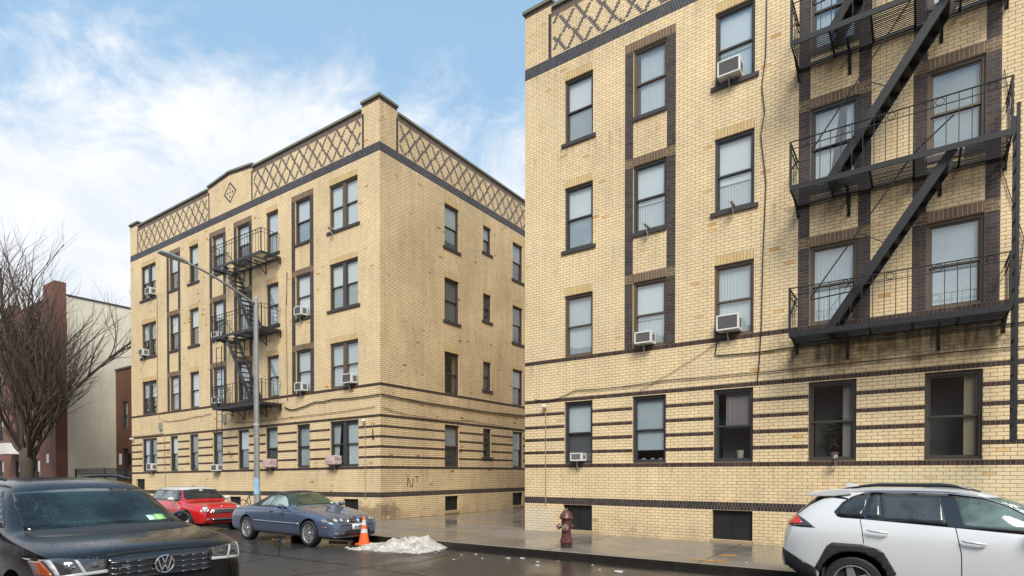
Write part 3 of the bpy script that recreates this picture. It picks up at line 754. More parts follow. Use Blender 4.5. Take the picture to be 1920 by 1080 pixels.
for (a, b_, c, e) in fbase: basement(far, xfL, a, b_, c, e)
for (a, b_, c, e) in sbase: basement(far, xfS, a, b_, c, e)
# graffiti on the alley wall
b = MB(xfS)
def stroke(pts, w_):
    for p, q in zip(pts, pts[1:]):
        b.bar((p[0], .006, p[1]), (q[0], .006, q[1]), w_, .004, up=(0, 1, 0))
stroke([(1.32, 1.17), (1.34, 1.52), (1.50, 1.22), (1.56, 1.16), (1.60, 1.24), (1.62, 1.50)], .028)
stroke([(1.50, 1.22), (1.44, 1.16)], .02); stroke([(1.73, 1.55), (1.92, 1.55)], .018); stroke([(1.85, 1.55), (1.84, 1.33)], .018)
b.build('graffiti', M['cable'], far)
# ------------------------------------------------------------------ fire escapes
def fire_escape(name, label, xf, lv, U0, U1, dep, st_lo, st_hi, hole, ladder, m, roundels=True, extra_top=False, endskip=False):
    fe = thing(name, label, 'fire escape', tuple(xf((U0, 0, lv[0]))))
    nb = len(lv)
    for li, z in enumerate(lv):
        b = MB(xf)
        b.box(U0, U1, dep-.012, dep, z-.11, z+.0); b.box(U0, U0+.012, .0, dep-.014, z-.10, z-.002); b.box(U1-.012, U1, .0, dep-.014, z-.10, z-.002)
        b.box(U0, U1, .03, .042, z-.07, z-.004)
        for i, d_ in enumerate([x*.058+.08 for x in range(int((dep-.12)/.058)+1)]):
            if li > 0 and hole[2] < d_ < hole[3]:
                b.box(U0+.02, hole[0], d_-.014, d_+.014, z-.022, z-.012); b.box(hole[1], U1-.02, d_-.014, d_+.014, z-.022, z-.012)
            else: b.box(U0+.02, U1-.02, d_-.014, d_+.014, z-.022, z-.012)
        n = max(3, int((U1-U0)/.85))
        for i in range(1, n+1):
            u = U0+(U1-U0)*i/(n+1); b.box(u-.02, u+.02, .01, dep-.015, z-.055, z-.024)
        pf = b.build('platform', m, fe)
        for i, u in enumerate((U0+.012, (U0*.72+U1*.28), (U0*.28+U1*.72), U1-.012)):
            k = MB(xf); k.bar((u, .0, z-.09), (u, .55, z-.075), .04, .03); k.bar((u, .01, z-.5 if i in (1, 2) else z-.28), (u, .5, z-.09), .035, .022); k.box(u-.03, u+.03, 0, .02, z-.52 if i in (1, 2) else z-.3, z-.06)
            k.build('bracket', m, pf)
        b = MB(xf); H = .90
        dd = dep-.02; r_ = .012
        gate = None
        b.bar((U0, dd, z+H), (U1, dd, z+H), .035, .012, up=(0, 0, 1)); b.bar((U0, dd, z+H-.15), (U1, dd, z+H-.15), .022, .01)
        for u in (U0+.01, U1-.01):
            b.bar((u, .02, z+H), (u, dd, z+H), .03, .012); b.bar((u, .02, z+H-.15), (u, dd, z+H-.15), .02, .01)
            k = 5
            for i in range(1, k): b.bar((u, dep*i/k, z), (u, dep*i/k, z+H), .013, .013, up=(0, 1, 0))
            b.bar((u, dd, z-.02), (u, dd, z+H+.01), .035, .035, up=(0, 1, 0))
        n = int(round((U1-U0)/.185)); du = (U1-U0)/n
        for i in range(1, n):
            u = U0+du*i; b.bar((u, dd, z), (u, dd, z+H-(.15 if i % 4 in (1,) and False else 0)), .013, .013, up=(0, 1, 0))
            if roundels and i % 4 == 1:
                c = []
                for k in range(15):
                    t = 2*math.pi*k/14; c.append((u+du/2+.066*math.cos(t), dd, z+H-.075+.066*math.sin(t)))
                b.tube(c, .006, 4, cap=False)
        b.bar((U0+.01, .15, z+H+.0), (U0+.01, dd, z+.3), .03, .02)
        b.build('railing', m, fe)
    for li in range(nb-1 if not extra_top else nb):
        z0 = lv[li]; z1 = lv[li+1] if li+1 < nb else lv[li]+(lv[1]-lv[0])
        a, c = Vector((st_lo, 0, z0-.02)), Vector((st_hi, 0, z1-.02)); d1, d2 = hole[2]+.03, hole[3]-.03
        b = MB(xf)
        for d_ in (d1, d2):
            b.bar((a.x, d_, a.z), (c.x, d_, c.z), .012, .15); off = Vector((c.z-a.z, 0, -(c.x-a.x))).normalized()*.075*(-1 if c.x < a.x else 1)
            for sg in (-1, 1): b.bar((a.x+off.x*sg, d_-.012, a.z+off.z*sg), (c.x+off.x*sg, d_-.012, c.z+off.z*sg), .03, .008)
        b.build('stringer', m, fe)
        b = MB(xf); n = 13
        for i in range(1, n):
            t = i/n; u = a.x+(c.x-a.x)*t; z = a.z+(c.z-a.z)*t
            b.box(u-.10, u+.09, d1+.01, d2-.01, z-.008, z+.004)
        b.build('tread', m, fe)
        b = MB(xf); dirv = (c-a).normalized(); nrm = Vector((-dirv.z, 0, dirv.x)); 
        if nrm.z < 0: nrm = -nrm
        p0 = a+dirv*.35+nrm*.62; p1 = a+dirv*((c-a).length-.25)+nrm*.55
        foot = a+dirv*.85
        for d_ in (d2,):
            b.tube([(foot.x, d_, foot.z), (p0.x+(.1 if c.x > a.x else -.1)*0, d_, p0.z+.02), (p0.x, d_, p0.z+.06), (p1.x, d_, p1.z), (c.x, d_, c.z+.6)], .0135, 6)
            mm = a+dirv*((c-a).length*.5); b.bar((mm.x, d_, mm.z), ((mm+nrm*.585).x, d_, (mm+nrm*.585).z), .014, .014)
        b.build('handrail', m, fe)
    if ladder:
        u, da, db, z0, z1 = ladder; b = MB(xf)
        if da == db: 
            for k in (-.2, .2): b.bar((u+k, da, z0), (u+k, da, z1), .035, .02, up=(0, 1, 0))
            n = int((z1-z0)/.3)
            for i in range(1, n): b.bar((u-.2, da, z0+i*.3), (u+.2, da, z0+i*.3), .018, .018)
        else:
            for k in (da, db): b.bar((u, k, z0), (u, k, z1), .05, .05, up=(0, 1, 0))
            n = int((z1-z0)/.3)
            for i in range(1, n): b.bar((u, da, z0+i*.3), (u, db, z0+i*.3), .02, .02, up=(1, 0, 0))
        b.build('drop_ladder', m, fe)
    return fe
LV = [4.62+.0, 7.64, 10.62]
fire_escape('fire_escape', 'big black iron fire escape on the nearest brick house, above the white car', xfN, LV, 7.27, 10.79, 1.0, 7.98, 9.98, (9.55, 10.15, .28, .88), (10.86, .5, .98, 2.25, 8.05), M['iron'], extra_top=True)
fire_escape('fire_escape', 'slender black iron fire escape on the farther brick house, behind the street lamp', xfL, LV, -9.32, -5.74, .9, -6.6, -8.5, (-8.95, -8.15, .25, .8), (-8.85, .86, .86, 2.5, 7.2), M['ironL'])
# ------------------------------------------------------------------ air conditioners
ACG = 'air conditioners hanging out of the windows'
def ac(xf, u, z, label, w=.60, h=.40, dep=.40, covered=False, arms=1, armlean=-.06, drop=.24):
    w *= .77; h *= .82; dep *= .85; z += .0
    t = thing('air_conditioner', label, 'air conditioner', tuple(xf((u, .1, z))), group=ACG)
    x0, x1 = u-w/2, u+w/2; d0, d1 = -.10, dep-.1
    b = MB(xf)
    if covered:
        b.box(x0, x1, d0, d1, z, z+h)
        o = b.build('plastic_cover', M['pink'], t)
        bm = bmesh.new(); bm.from_mesh(o.data); bmesh.ops.subdivide_edges(bm, edges=bm.edges, cuts=9, use_grid_fill=True)
        cc = sum((v.co for v in bm.verts), Vector())/len(bm.verts)
        from mathutils import noise as mn2
        for v in bm.verts: q = (v.co-cc); v.co += q.normalized()*(.035*(mn2.noise(v.co*9)))-q*.04*(q.length/.4)
        bm.to_mesh(o.data); bm.free(); o.data.shade_smooth()
    else:
        b.box(x0, x1, d0, d1-.03, z, z+h)
        f = .035; b.box(x0, x1, d1-.03, d1, z, z+f); b.box(x0, x1, d1-.03, d1, z+h-f, z+h); b.box(x0, x0+f, d1-.03, d1, z+f, z+h-f); b.box(x1-f, x1, d1-.03, d1, z+f, z+h-f)
        c = b.build('casing', M['white'], t, bevel=.006)
        g_ = MB(xf); g_.box(x0+f, x1-f, d1-.028, d1-.014, z+f, z+h-f)
        for i in range(1, 22): zz = z+f+(h-2*f)*i/22; g_.box(x0+f, x1-f, d1-.014, d1-.009, zz-.003, zz+.003)
        g_.build('condenser_grille', M['acgrill'], t)
        for sg, xx in ((-1, x0), (1, x1)):
            s_ = MB(xf); s_.box(xx-.001, xx+.001, d0+.07, d1-.09, z+.06, z+h-.08)
            for i in range(6): zz = z+.08+i*.035; s_.box(xx-.004, xx+.004, d0+.08, d1-.10, zz, zz+.012)
            s_.build('side_louvre', M['acgrill'], t)
    k = MB(xf)
    for i in range(arms):
        uu = u-.02+(i-(arms-1)/2)*.2; k.box(uu-.03, uu+.03, .0, d1-.06, z-.025, z-.003)
        k.bar((uu, d1-.1, z-.03), (uu+armlean*0, .035, z-drop), .055 if arms == 1 else .035, .012, up=(1, 0, 0))
    k.build('support_arm', M['bracket'], t)
    return t
def arm(xf, u, z, label):
    b = MB(xf); b.box(u-.03, u+.03, -.05, .30, z-.012, z+.01); b.bar((u, .28, z-.01), (u, .05, z-.22), .055, .012, up=(1, 0, 0)); b.box(u-.03, u+.03, .02, .045, z-.03, z+.06)
    return tag(b.build('support_bracket', M['bracket']), label, 'bracket', 'empty air conditioner brackets on window sills')
N_ = lambda X: X-NX0
ac(xfN, N_(-3.66), 10.94, 'air conditioner in the topmost window left of the big fire escape, torn grey front', .66, .44)
ac(xfN, N_(-3.66), 5.03, 'air conditioner in the second floor window nearest the big fire escape, cable beside it', .66, .44)
ac(xfN, N_(-5.74), 4.99, 'air conditioner in the lowest window between dark brick piers on the nearest house', .58, .36)
ac(xfN, N_(-7.68), 2.02, 'small air conditioner in the ground floor window right above the fire hydrant', .46, .27, .36)
arm(xfN, N_(-5.68), 7.97, 'bare metal bracket on the sill of the middle window in the dark pier column')
arm(xfN, N_(-3.58), 7.97, 'bare metal bracket on the sill of the third floor window beside the hanging cable')
arm(xfN, N_(-1.44), 2.02, 'bare metal bracket under the leafy plant window of the ground floor')
ac(xfL, -16.5, 11.0, 'air conditioner in the leftmost top floor window of the farther house', .62)
ac(xfL, -17.3, 7.98, 'air conditioner in the leftmost third floor double window of the farther house', .58)
ac(xfL, -16.5, 2.02, 'square faced air conditioner in the leftmost ground floor window of the farther house', .6, .42)
ac(xfL, -10.45, 1.9, 'air conditioner in the ground floor window at the foot of the thin drop ladder', .62, .36)
ac(xfL, -10.5, 4.98, 'white air conditioner behind the lowest railing of the slender fire escape', .6, .36, .3)
ac(xfL, -10.5, 7.98, 'white air conditioner behind the middle railing of the slender fire escape', .6, .3, .3)
ac(xfL, -4.36, 7.98, 'air conditioner in the third floor pier window just right of the slender fire escape', .56)
ac(xfL, -4.36, 4.99, 'air conditioner in the second floor pier window just right of the slender fire escape', .56)
ac(xfL, -1.52, 5.02, 'air conditioner in the second floor double window beside the farther house corner', .66, .42)
ac(xfL, -6.42, 2.0, 'air conditioner wrapped in pinkish plastic just right of the street lamp pole', .66, .42, .45, True, 2)
ac(xfL, -2.42, 2.03, 'air conditioner wrapped in pinkish plastic in the double window nearest the alley', .68, .42, .45, True, 2)
arm(xfL, -2.45, 10.93, 'bare metal bracket on the sill of the top double window by the corner')
# ------------------------------------------------------------------ cables, conduits, lamps on walls
def cable(name, label, xf, pts, r_=.012, m='cable', d=.03, sub=True):
    b = MB(xf); P = []
    for (u0, z0), (u1, z1) in zip(pts, pts[1:]):
        n = max(1, int(abs(u1-u0)+abs(z1-z0))) * 2
        for i in range(n): t = i/n; P.append((u0+(u1-u0)*t, d, z0+(z1-z0)*t-(.03*math.sin(math.pi*t) if abs(u1-u0) > .5 else 0)+rnd.uniform(-.006, .006)))
    P.append((pts[-1][0], d, pts[-1][1])); b.tube(P, r_, 5)
    return tag(b.build(name, M[m], smooth=True), label, 'cable')
cable('cable', 'thick black cable running level just under the big fire escape', xfN, [(5.55, 4.86), (5.5, 4.52), (5.62, 4.49), (7.3, 4.5), (18, 4.44)], .016)
cable('cable', 'long thin black cable above the top stripe of the nearest house, sagging at its left', xfN, [(.35, 3.83), (.8, 3.74), (1.7, 3.98), (4.4, 4.02), (10, 4.04), (18, 4.05)], .011)
cable('cable', 'black cable dropping down the wall right of the third window column of the nearest house', xfN, [(6.62, 13.1), (6.60, 11.2), (6.52, 10.5), (6.58, 9.9), (6.5, 9.4), (6.62, 8.3), (6.56, 6.6), (6.54, 5.1), (6.5, 4.3), (6.45, 3.75)], .012)
cable('cable', 'thin stray wire slanting down from the second floor air conditioner to the top stripe', xfN, [(5.75, 4.9), (3.6, 3.82)], .006)
cable('cable', 'black wire hanging beside the long drop ladder of the big fire escape', xfN, [(10.75, 9.2), (10.9, 7.9), (10.72, 7.4), (11.05, 6.0), (10.95, 4.7)], .008)
cable('cable', 'heavy black cable bundle round the corner side of the farther house, in the alley', xfS, [(0, 4.50), (4, 4.42), (9, 4.47), (16, 4.5)], .026, d=.04)
cable('cable', 'thin black wire below the cable bundle on the alley wall', xfS, [(.1, 4.04), (1.2, 3.9), (3.2, 3.83), (5, 3.95), (9, 3.8)], .01)
cable('cable', 'heavy black cable sagging from the slender fire escape to the house corner', xfL, [(-5.5, 4.44), (-4.9, 4.3), (-3.6, 4.5), (-2.5, 4.52), (0, 4.50)], .022, d=.04)
cable('cable', 'thin black wire from under the slender fire escape to the hook by the corner', xfL, [(-9, 4.02), (-5, 4.0), (-.25, 4.08)], .009)
cable('conduit', 'rusty thin conduit climbing the farther house beside its leftmost double windows', xfL, [(-15.95, 10.8), (-15.98, 4.9), (-15.7, 4.55)], .018, 'tancable')
cable('conduit', 'tan conduit running down from the grey box past the leftmost ground floor windows', xfL, [(-18.7, 3.86), (-15.3, 3.88), (-15.25, .2)], .014, 'tancable')
cable('conduit', 'brown rusty pipe up the wall just right of the slender fire escape', xfL, [(-5.35, 8.6), (-5.3, 9.9), (-5.38, 8.3), (-5.3, 4.7)], .016, 'tancable')
cable('cable', 'sagging black wire running from the grey box towards the slender fire escape', xfL, [(-15.5, 4.5), (-14, 4.42), (-12.5, 4.5), (-11.0, 4.56)], .010)
for xf, u, d_, lab in ((xfN, N_(-8.77), .1, 'white globe lamp on a thin pipe at the left corner of the nearest house'), (xfL, -.78, .1, 'white globe lamp on a thin pipe beside the corner of the farther house')):
    t = thing('wall_lamp', lab, 'lamp', tuple(xf((u, 0, 3.55))))
    b = MB(xf); b.lathe([(0, -.065), (.045, -.05), (.068, 0), (.045, .05), (0, .065)], (u, .09, 3.6), 'Z', 14); b.build('globe', M['white'], t, smooth=True)
    b = MB(xf); b.tube([(u+.02, .03, 3.56), (u+.02, .03, .72)], .011, 6); b.build('conduit_pipe', M['tancable'], t)
t = thing('security_camera', 'small white bullet camera at the far left edge of the farther house', 'camera', tuple(xfL((-18.8, 0, 3.7))))
b = MB(xfL); b.lathe([(0, 0), (.05, .0), (.05, .22), (0, .22)], (-18.75, .12, 3.72), 'X', 12); b.box(-18.6, -18.56, 0, .12, 3.7, 3.74); b.build('camera_body', M['white'], t)
b = MB(xfL); b.box(-15.75, -15.52, 0, .1, 4.05, 4.42); tag(b.build('junction_box', M['galv'], bevel=.01), 'grey metal box on the farther house below its second floor double windows', 'box')
b = MB(xfL); b.box(-9.95, -9.75, 0, .1, 4.05, 4.45); tag(b.build('junction_box', M['galv'], bevel=.01), 'grey metal box just below the lowest platform of the slender fire escape', 'box')
b = MB(xfL); b.bar((-.36, .03, 2.95), (-.36, .03, 3.28), .03, .02, up=(0, 1, 0)); b.box(-.4, -.32, 0, .02, 2.9, 3.0); tag(b.build('wall_bracket', M['cable']), 'short rusty iron stub on the striped corner of the farther house', 'bracket')
# ------------------------------------------------------------------ street lamp
LX, LY = -18.14, 10.9
zb = sz(LX)
t = thing('street_lamp', 'tall galvanised street lamp with a long raised arm behind the blue convertible', 'street lamp', (LX, LY, zb))
b = MB(); b.lathe([(.14, 0), (.14, .35), (.105, .42), (.10, 1.2), (.085, 3.5), (.068, 7.55), (.02, 7.62), (0, 7.62)], (LX, LY, zb), 'Z', 8)
pole = b.build('pole', M['galv'], t, smooth=True, auto=30)
b = MB(); P = []
for i in range(15):
    s_ = i/14; P.append((LX, LY-.05-2.2*s_, zb+7.35+.72*math.sin(s_*1.25)/math.sin(1.25)))
b.tube(P, [.045-.012*i/14 for i in range(15)], 8); b.build('arm', M['galv'], t, smooth=True)
b = MB(); P = [(-.0, .05, .045), (.28, .10, .07), (.6, .14, .07), (.80, .10, .04), (.84, .03, .02)]
hv = []; hf = []
for i, (y, w_, h_) in enumerate(P):
    zz = zb+8.08+y*.10
    hv += [(LX-w_, LY-2.2-y, zz), (LX-w_*.7, LY-2.2-y, zz+h_), (LX+w_*.7, LY-2.2-y, zz+h_), (LX+w_, LY-2.2-y, zz), (LX+w_*.8, LY-2.2-y, zz-.04), (LX-w_*.8, LY-2.2-y, zz-.04)]
for i in range(len(P)-1):
    for k in range(6): hf.append((6*i+k, 6*i+(k+1) % 6, 6*i+6+(k+1) % 6, 6*i+6+k))
hf += [tuple(range(6)), tuple(range(6*len(P)-1, 6*len(P)-7, -1))]
b.add(hv, hf); hd = b.build('lamp_head', M['galv'], t)
M['sticker'] = plain('pale_blue_sticker', (.30, .48, .66), .5, var=.5, scale=14); M['band_m'] = plain('steel_strap', (.5, .5, .5), .4)
b = MB(); b.lathe([(.103, 1.0), (.102, 1.55)], (LX, LY, zb), 'Z', 16); b.build('sticker', M['sticker'], pole)
b = MB(); b.lathe([(.094, 3.3), (.094, 3.36)], (LX, LY, zb), 'Z', 16); b.lathe([(.096, 2.9), (.096, 2.93)], (LX, LY, zb), 'Z', 16); b.build('strap', M['band_m'], pole)
# ------------------------------------------------------------------ hydrant, cone
M['hred'] = plain('faded_red_hydrant_paint', (.10, .032, .025), .45, var=.45, scale=7, bump=.15); M['hcap'] = plain('worn_hydrant_metal', (.22, .17, .15), .5, var=.4, scale=20); M['hblack'] = plain('black_hydrant_base', (.03, .025, .022), .5, var=.4)
HX, HY = -6.40, 11.20; hz = sz(HX)
t = thing('fire_hydrant', 'weathered red fire hydrant with black foot on the wet pavement', 'fire hydrant', (HX, HY, hz))
b = MB(); c = (HX, HY, hz)
b.lathe([(.125, .0), (.125, .12)], c, 'Z', 20); b.build('foot', M['hblack'], t, smooth=True, auto=30)
b = MB(); b.lathe([(.118, .10), (.145, .11), (.145, .15), (.13, .16), (.13, .19), (.108, .21), (.100, .45), (.108, .5), (.113, .56), (.108, .63), (.15, .64), (.155, .67), (.145, .69)], c, 'Z', 24)
for k in range(6):
    a = k*math.pi/3; b.lathe([(.012, 0), (.012, .025), (0, .025)], (HX+.132*math.cos(a), HY+.132*math.sin(a), hz+.19), 'Z', 6)
b.build('barrel', M['hred'], t, smooth=True, auto=35)
b = MB(); b.lathe([(.145, .69), (.135, .71), (.105, .77), (.065, .815), (.03, .83), (0, .83)], c, 'Z', 24)
for k in range(5):
    a = k*1.2566; b.bar((HX+.13*math.cos(a), HY+.13*math.sin(a), hz+.715), (HX+.05*math.cos(a), HY+.05*math.sin(a), hz+.815), .02, .03)
b.build('bonnet', M['hred'], t, smooth=True, auto=40)
b = MB(); b.lathe([(.028, .82), (.024, .875), (0, .875)], c, 'Z', 5); b.build('operating_nut', M['hcap'], t)
vx = Vector((-.8178, -.5755, 0))           # towards the left of the picture
for nm, dv, r_, L_, z_ in (('side_outlet', vx, .055, .20, .47), ('front_outlet', Vector((.35, -.93, 0)).normalized(), .065, .16, .46), ('side_outlet', -vx+Vector((0, .8, 0)), .05, .16, .47)):
    dv = dv.normalized(); b = MB(); p = Vector((HX, HY, hz+z_))
    b.tube([p+dv*.06, p+dv*(L_-.05)], r_*.8, 12); b.tube([p+dv*(L_-.06), p+dv*(L_-.01)], r_*1.15, 8); b.tube([p+dv*(L_-.01), p+dv*(L_+.03)], .02, 5)
    b.build(nm, M['hcap'] if nm == 'front_outlet' else M['hred'], t, smooth=True, auto=35)
M['orange'] = plain('fluorescent_orange_plastic', (.80, .13, .03), .42, var=.1, scale=9); M['reflect'] = plain('white_reflective_collar', (.55, .55, .56), .35, var=.25, scale=30)
KX, KY = -11.40, 9.72; kz = gz(KX)
t = thing('traffic_cone', 'orange traffic cone with two white collars beside the snow heap', 'traffic cone', (KX, KY, kz))
def coner(z): return .135-(.135-.028)*(z-.04)/.66
b = MB(); b.lathe([(coner(.035), .035), (coner(.30), .30)], (KX, KY, kz), 'Z', 20); b.lathe([(coner(.40), .40), (coner(.49), .49)], (KX, KY, kz), 'Z', 20); b.lathe([(coner(.62), .62), (coner(.70), .70), (.02, .71), (.012, .66), (0, .6)], (KX, KY, kz), 'Z', 20)
b.build('cone_body', M['orange'], t, smooth=True, auto=40)
b = MB(); b.lathe([(coner(.30)+.002, .30), (coner(.40)+.002, .40)], (KX, KY, kz), 'Z', 20); b.build('collar', M['reflect'], t, smooth=True)
b = MB(); b.lathe([(coner(.49)+.002, .49), (coner(.62)+.002, .62)], (KX, KY, kz), 'Z', 20); b.build('collar', M['reflect'], t, smooth=True)
b = MB(); P = []
for k in range(8):
    a = math.pi/8+k*math.pi/4; P.append((KX+.235*math.cos(a), KY+.235*math.sin(a)))
b.prism(P, kz+.004, kz+.035, plane='XY'); b.build('base', M['orange'], t, bevel=.008)
# ------------------------------------------------------------------ snow heap, ice scraps, litter
from mathutils import noise as mnoise
def snowmat():
    t = NT('dirty_old_snow'); v = t.coord(); a = t.noise(v, 3.5, 8, .7); f = t.noise(v, 30, 5, .7)
    c = t.mix(t.rng(a, .40, .66), (.56, .545, .52), (.27, .215, .15)); c = t.mix(t.rng(f, .56, .68), c, (.09, .07, .05))
    t.set(c, .75, 0, .3); t.p.inputs['Subsurface Weight'].default_value = .0; t.bump(t.math('ADD', a, f), .8, .02); return t.m
M['snow'] = snowmat()
b = MB(); nx, ny = 150, 80; V = []; x0, x1, y0, y1 = -11.75, -8.2, 8.35, 10.75
for j in range(ny+1):
    for i in range(nx+1):
        x = x0+(x1-x0)*i/nx; y = y0+(y1-y0)*j/ny
        def bl(cx_, cy_, rx, ry, h): 
            q = ((x-cx_)/rx)**2+((y-cy_)/ry)**2; return h*max(0, 1-q)**1.1
        n_ = mnoise.fractal(Vector((x*2.2, y*2.2, 3)), .8, 2.1, 6); n2_ = mnoise.fractal(Vector((x*9, y*9, 7)), .9, 2.0, 4)
        h = bl(-10.15, 9.75, 1.25, .85, .10)+bl(-10.15, 9.85, .55, .42, .24)+bl(-9.75, 10.1, .4, .35, .26)+bl(-9.55, 10.3, .38, .26, .16)+bl(-10.55, 9.45, .5, .4, .07)+bl(-9.3, 9.5, .9, .5, .03)+bl(-10.9, 9.1, .55, .4, .03)
        h = h*.62*(1+.45*n_)+(.040*n2_+.03*n_ if h > .015 else 0)-.018+(.014*n2_)
        V.append((x, y, gz(x)+max(-.02, h)))
b.add(V, [(j*(nx+1)+i, j*(nx+1)+i+1, (j+1)*(nx+1)+i+1, (j+1)*(nx+1)+i) for j in range(ny) for i in range(nx)])
tag(b.build('snow_heap', M['snow'], recalc=False, smooth=True), 'dirty melting heap of snow at the kerb beside the traffic cone', 'snow heap')
M['ice'] = plain('white_ice_scrap', (.50, .50, .49), .5, var=.2, scale=20)
ic = [(-7.9, 9.86, .08), (-8.1, 9.6, .05), (-6.95, 9.75, .10), (-6.7, 9.9, .10), (-6.2, 9.7, .07), (-5.95, 9.3, .09), (-5.1, 9.95, .05), (-4.75, 9.55, .05), (-4.35, 9.5, .16), (-3.2, 9.7, .05), (-3.05, 9.25, .10), (-2.95, 9.45, .05), (-5.9, 10.0, .04), (-2.55, 11.05, .05), (-4.3, 12.7, .04), (-5.4, 11.5, .03), (-7.4, 9.45, .05), (-2.2, 9.35, .1), (-1.95, 9.6, .05), (-7.8, 9.0, .06), (-13.2, 12.4, .05), (-8.4, 9.1, .09), (-3.8, 9.1, .04), (-5.6, 10.3, .03)]
for k, (x, y, s_) in enumerate(ic[:20]):
    s_ *= .85
    b = MB(); z = (sz(x) if y > CURB else gz(x)); n = 7; a0 = rnd.uniform(0, 3)
    s_ *= .8; P = [(x+s_*math.cos(a0+6.283*i/n)*rnd.uniform(.6, 1.1), y+s_*.6*math.sin(a0+6.283*i/n)*rnd.uniform(.6, 1.1)) for i in range(n)]
    b.prism(P, z+.001, z+min(.022, s_*.25)+.003, plane='XY')
    tag(b.build('ice_scrap', M['ice'], bevel=.004), 'small white scrap of melting ice lying on the wet ground by the kerb', 'ice', 'ice scraps along the kerb')
M['wood'] = plain('pale_wet_wood', (.38, .30, .19), .6, var=.2, scale=14)
b = MB(); b.bar((-12.55, 9.55, gz(-12.4)+.02), (-12.0, 9.70, gz(-12)+.02), .06, .03); tag(b.build('wood_scrap', M['wood']), 'pale strip of wood on the road under the front bumper of the blue convertible', 'wood')
b = MB(); b.bar((-11.05, 9.9, gz(-11)+.05), (-10.7, 9.98, gz(-11)+.08), .035, .02); tag(b.build('wood_scrap', M['wood']), 'short pale stick lying on the snow heap by the cone', 'wood')
t = thing('bottle', 'small plastic bottle with an orange cap lying on the road under the blue convertible', 'bottle', (-14.0, 8.95, gz(-14)))
M['pet'] = plain('blue_grey_plastic_bottle', (.18, .22, .30), .2, var=.4, scale=20); M['ocap'] = plain('orange_cap', (.60, .33, .08), .5)
b = MB(); b.lathe([(0, 0), (.035, .0), (.035, .16), (.015, .2), (.015, .22), (0, .22)], (-13.98, 8.95, gz(-14)+.036), 'X', 12); b.build('bottle_body', M['pet'], t, smooth=True, auto=40)
b = MB(); b.lathe([(0, -.0), (.03, .0), (.03, .09), (0, .09)], (-14.12, 8.93, gz(-14)+.031), 'X', 10); b.build('cap', M['ocap'], t, smooth=True, auto=40)
# ------------------------------------------------------------------ bicycles against the farther house
M['rubber'] = plain('black_rubber', (.015, .015, .016), .7, var=.3); M['bframe'] = plain('dark_bicycle_frame', (.03, .035, .04), .35); M['bframe2'] = plain('silver_bicycle_frame', (.35, .36, .38), .3, metal=.5)
def bicycle(x, y, ang, label, fm):
    t = thing('bicycle', label, 'bicycle', (x, y, sz(x)), (0, 0, ang)); LOCAL[0] = True
    for wx in (-.52, .52):
        b = MB(); P = [(wx+.33*math.cos(2*math.pi*k/24), 0, .34+.33*math.sin(2*math.pi*k/24)) for k in range(25)]; b.tube(P, .018, 6, cap=False); w = b.build('wheel', M['rubber'], t)
        b = MB()
        for k in range(14): b.bar((wx, 0, .34), (wx+.315*math.cos(k*.449), 0, .34+.315*math.sin(k*.449)), .003, .003, up=(0, 1, 0))
        b.build('spokes', M['galv'], w)
    b = MB(); A = {'h': (.42, 0, .86), 'f': (.52, 0, .34), 's': (-.18, 0, .84), 'b': (-.06, 0, .32), 'r': (-.52, 0, .34), 'hh': (.38, 0, .98)}
    for p, q in (('h', 'f'), ('h', 's'), ('h', 'b'), ('s', 'b'), ('b', 'r'), ('s', 'r'), ('h', 'hh')): b.tube([A[p], A[q]], .017, 6)
    b.build('frame', fm, t)
    b = MB(); b.tube([(.44, -.28, 1.0), (.38, -.1, 1.0), (.38, .1, 1.0), (.44, .28, 1.0)], .014, 6); b.build('handlebar', M['bframe'], t)
    b = MB(); b.prism([(-.32, -.07), (-.05, -.02), (-.05, .02), (-.32, .07)], .93, .97, plane='XY'); b.tube([(-.18, 0, .84), (-.2, 0, .93)], .013, 6); b.build('saddle', M['rubber'], t, bevel=.01)
    LOCAL[0] = False
bicycle(-21.2, 12.55, .15, 'dark bicycle by the wall between the red car and the blue convertible', M['bframe'])
bicycle(-20.1, 12.85, -.1, 'silver framed bicycle behind the dark one, closer to the street lamp', M['bframe2'])
# ------------------------------------------------------------------ houses beyond
RB1, RB2, RBM = (.22, .085, .055), (.165, .06, .042), (.22, .16, .13)
M['redbrick'] = brick('red_house_brick', RB1, RB2, RBM); M['brownbrick'] = brick('brown_house_brick', (.17, .075, .045), (.13, .055, .035), (.15, .10, .07))
M['cream'] = brick('cream_painted_brick', (.80, .74, .60), (.77, .71, .57), (.66, .60, .47), var=.10); M['dkbrick'] = plain('dark_brick_panel', (.13, .065, .045), .85, var=.2)
M['tan'] = plain('tan_blind_window', (.30, .22, .13), .5)
def rect_wall(b, P, U, V, mi=0):
    b.add(P, [(0, 1, 2, 3)], mi, [[(0, 0), (U, 0), (U, V), (0, V)]])
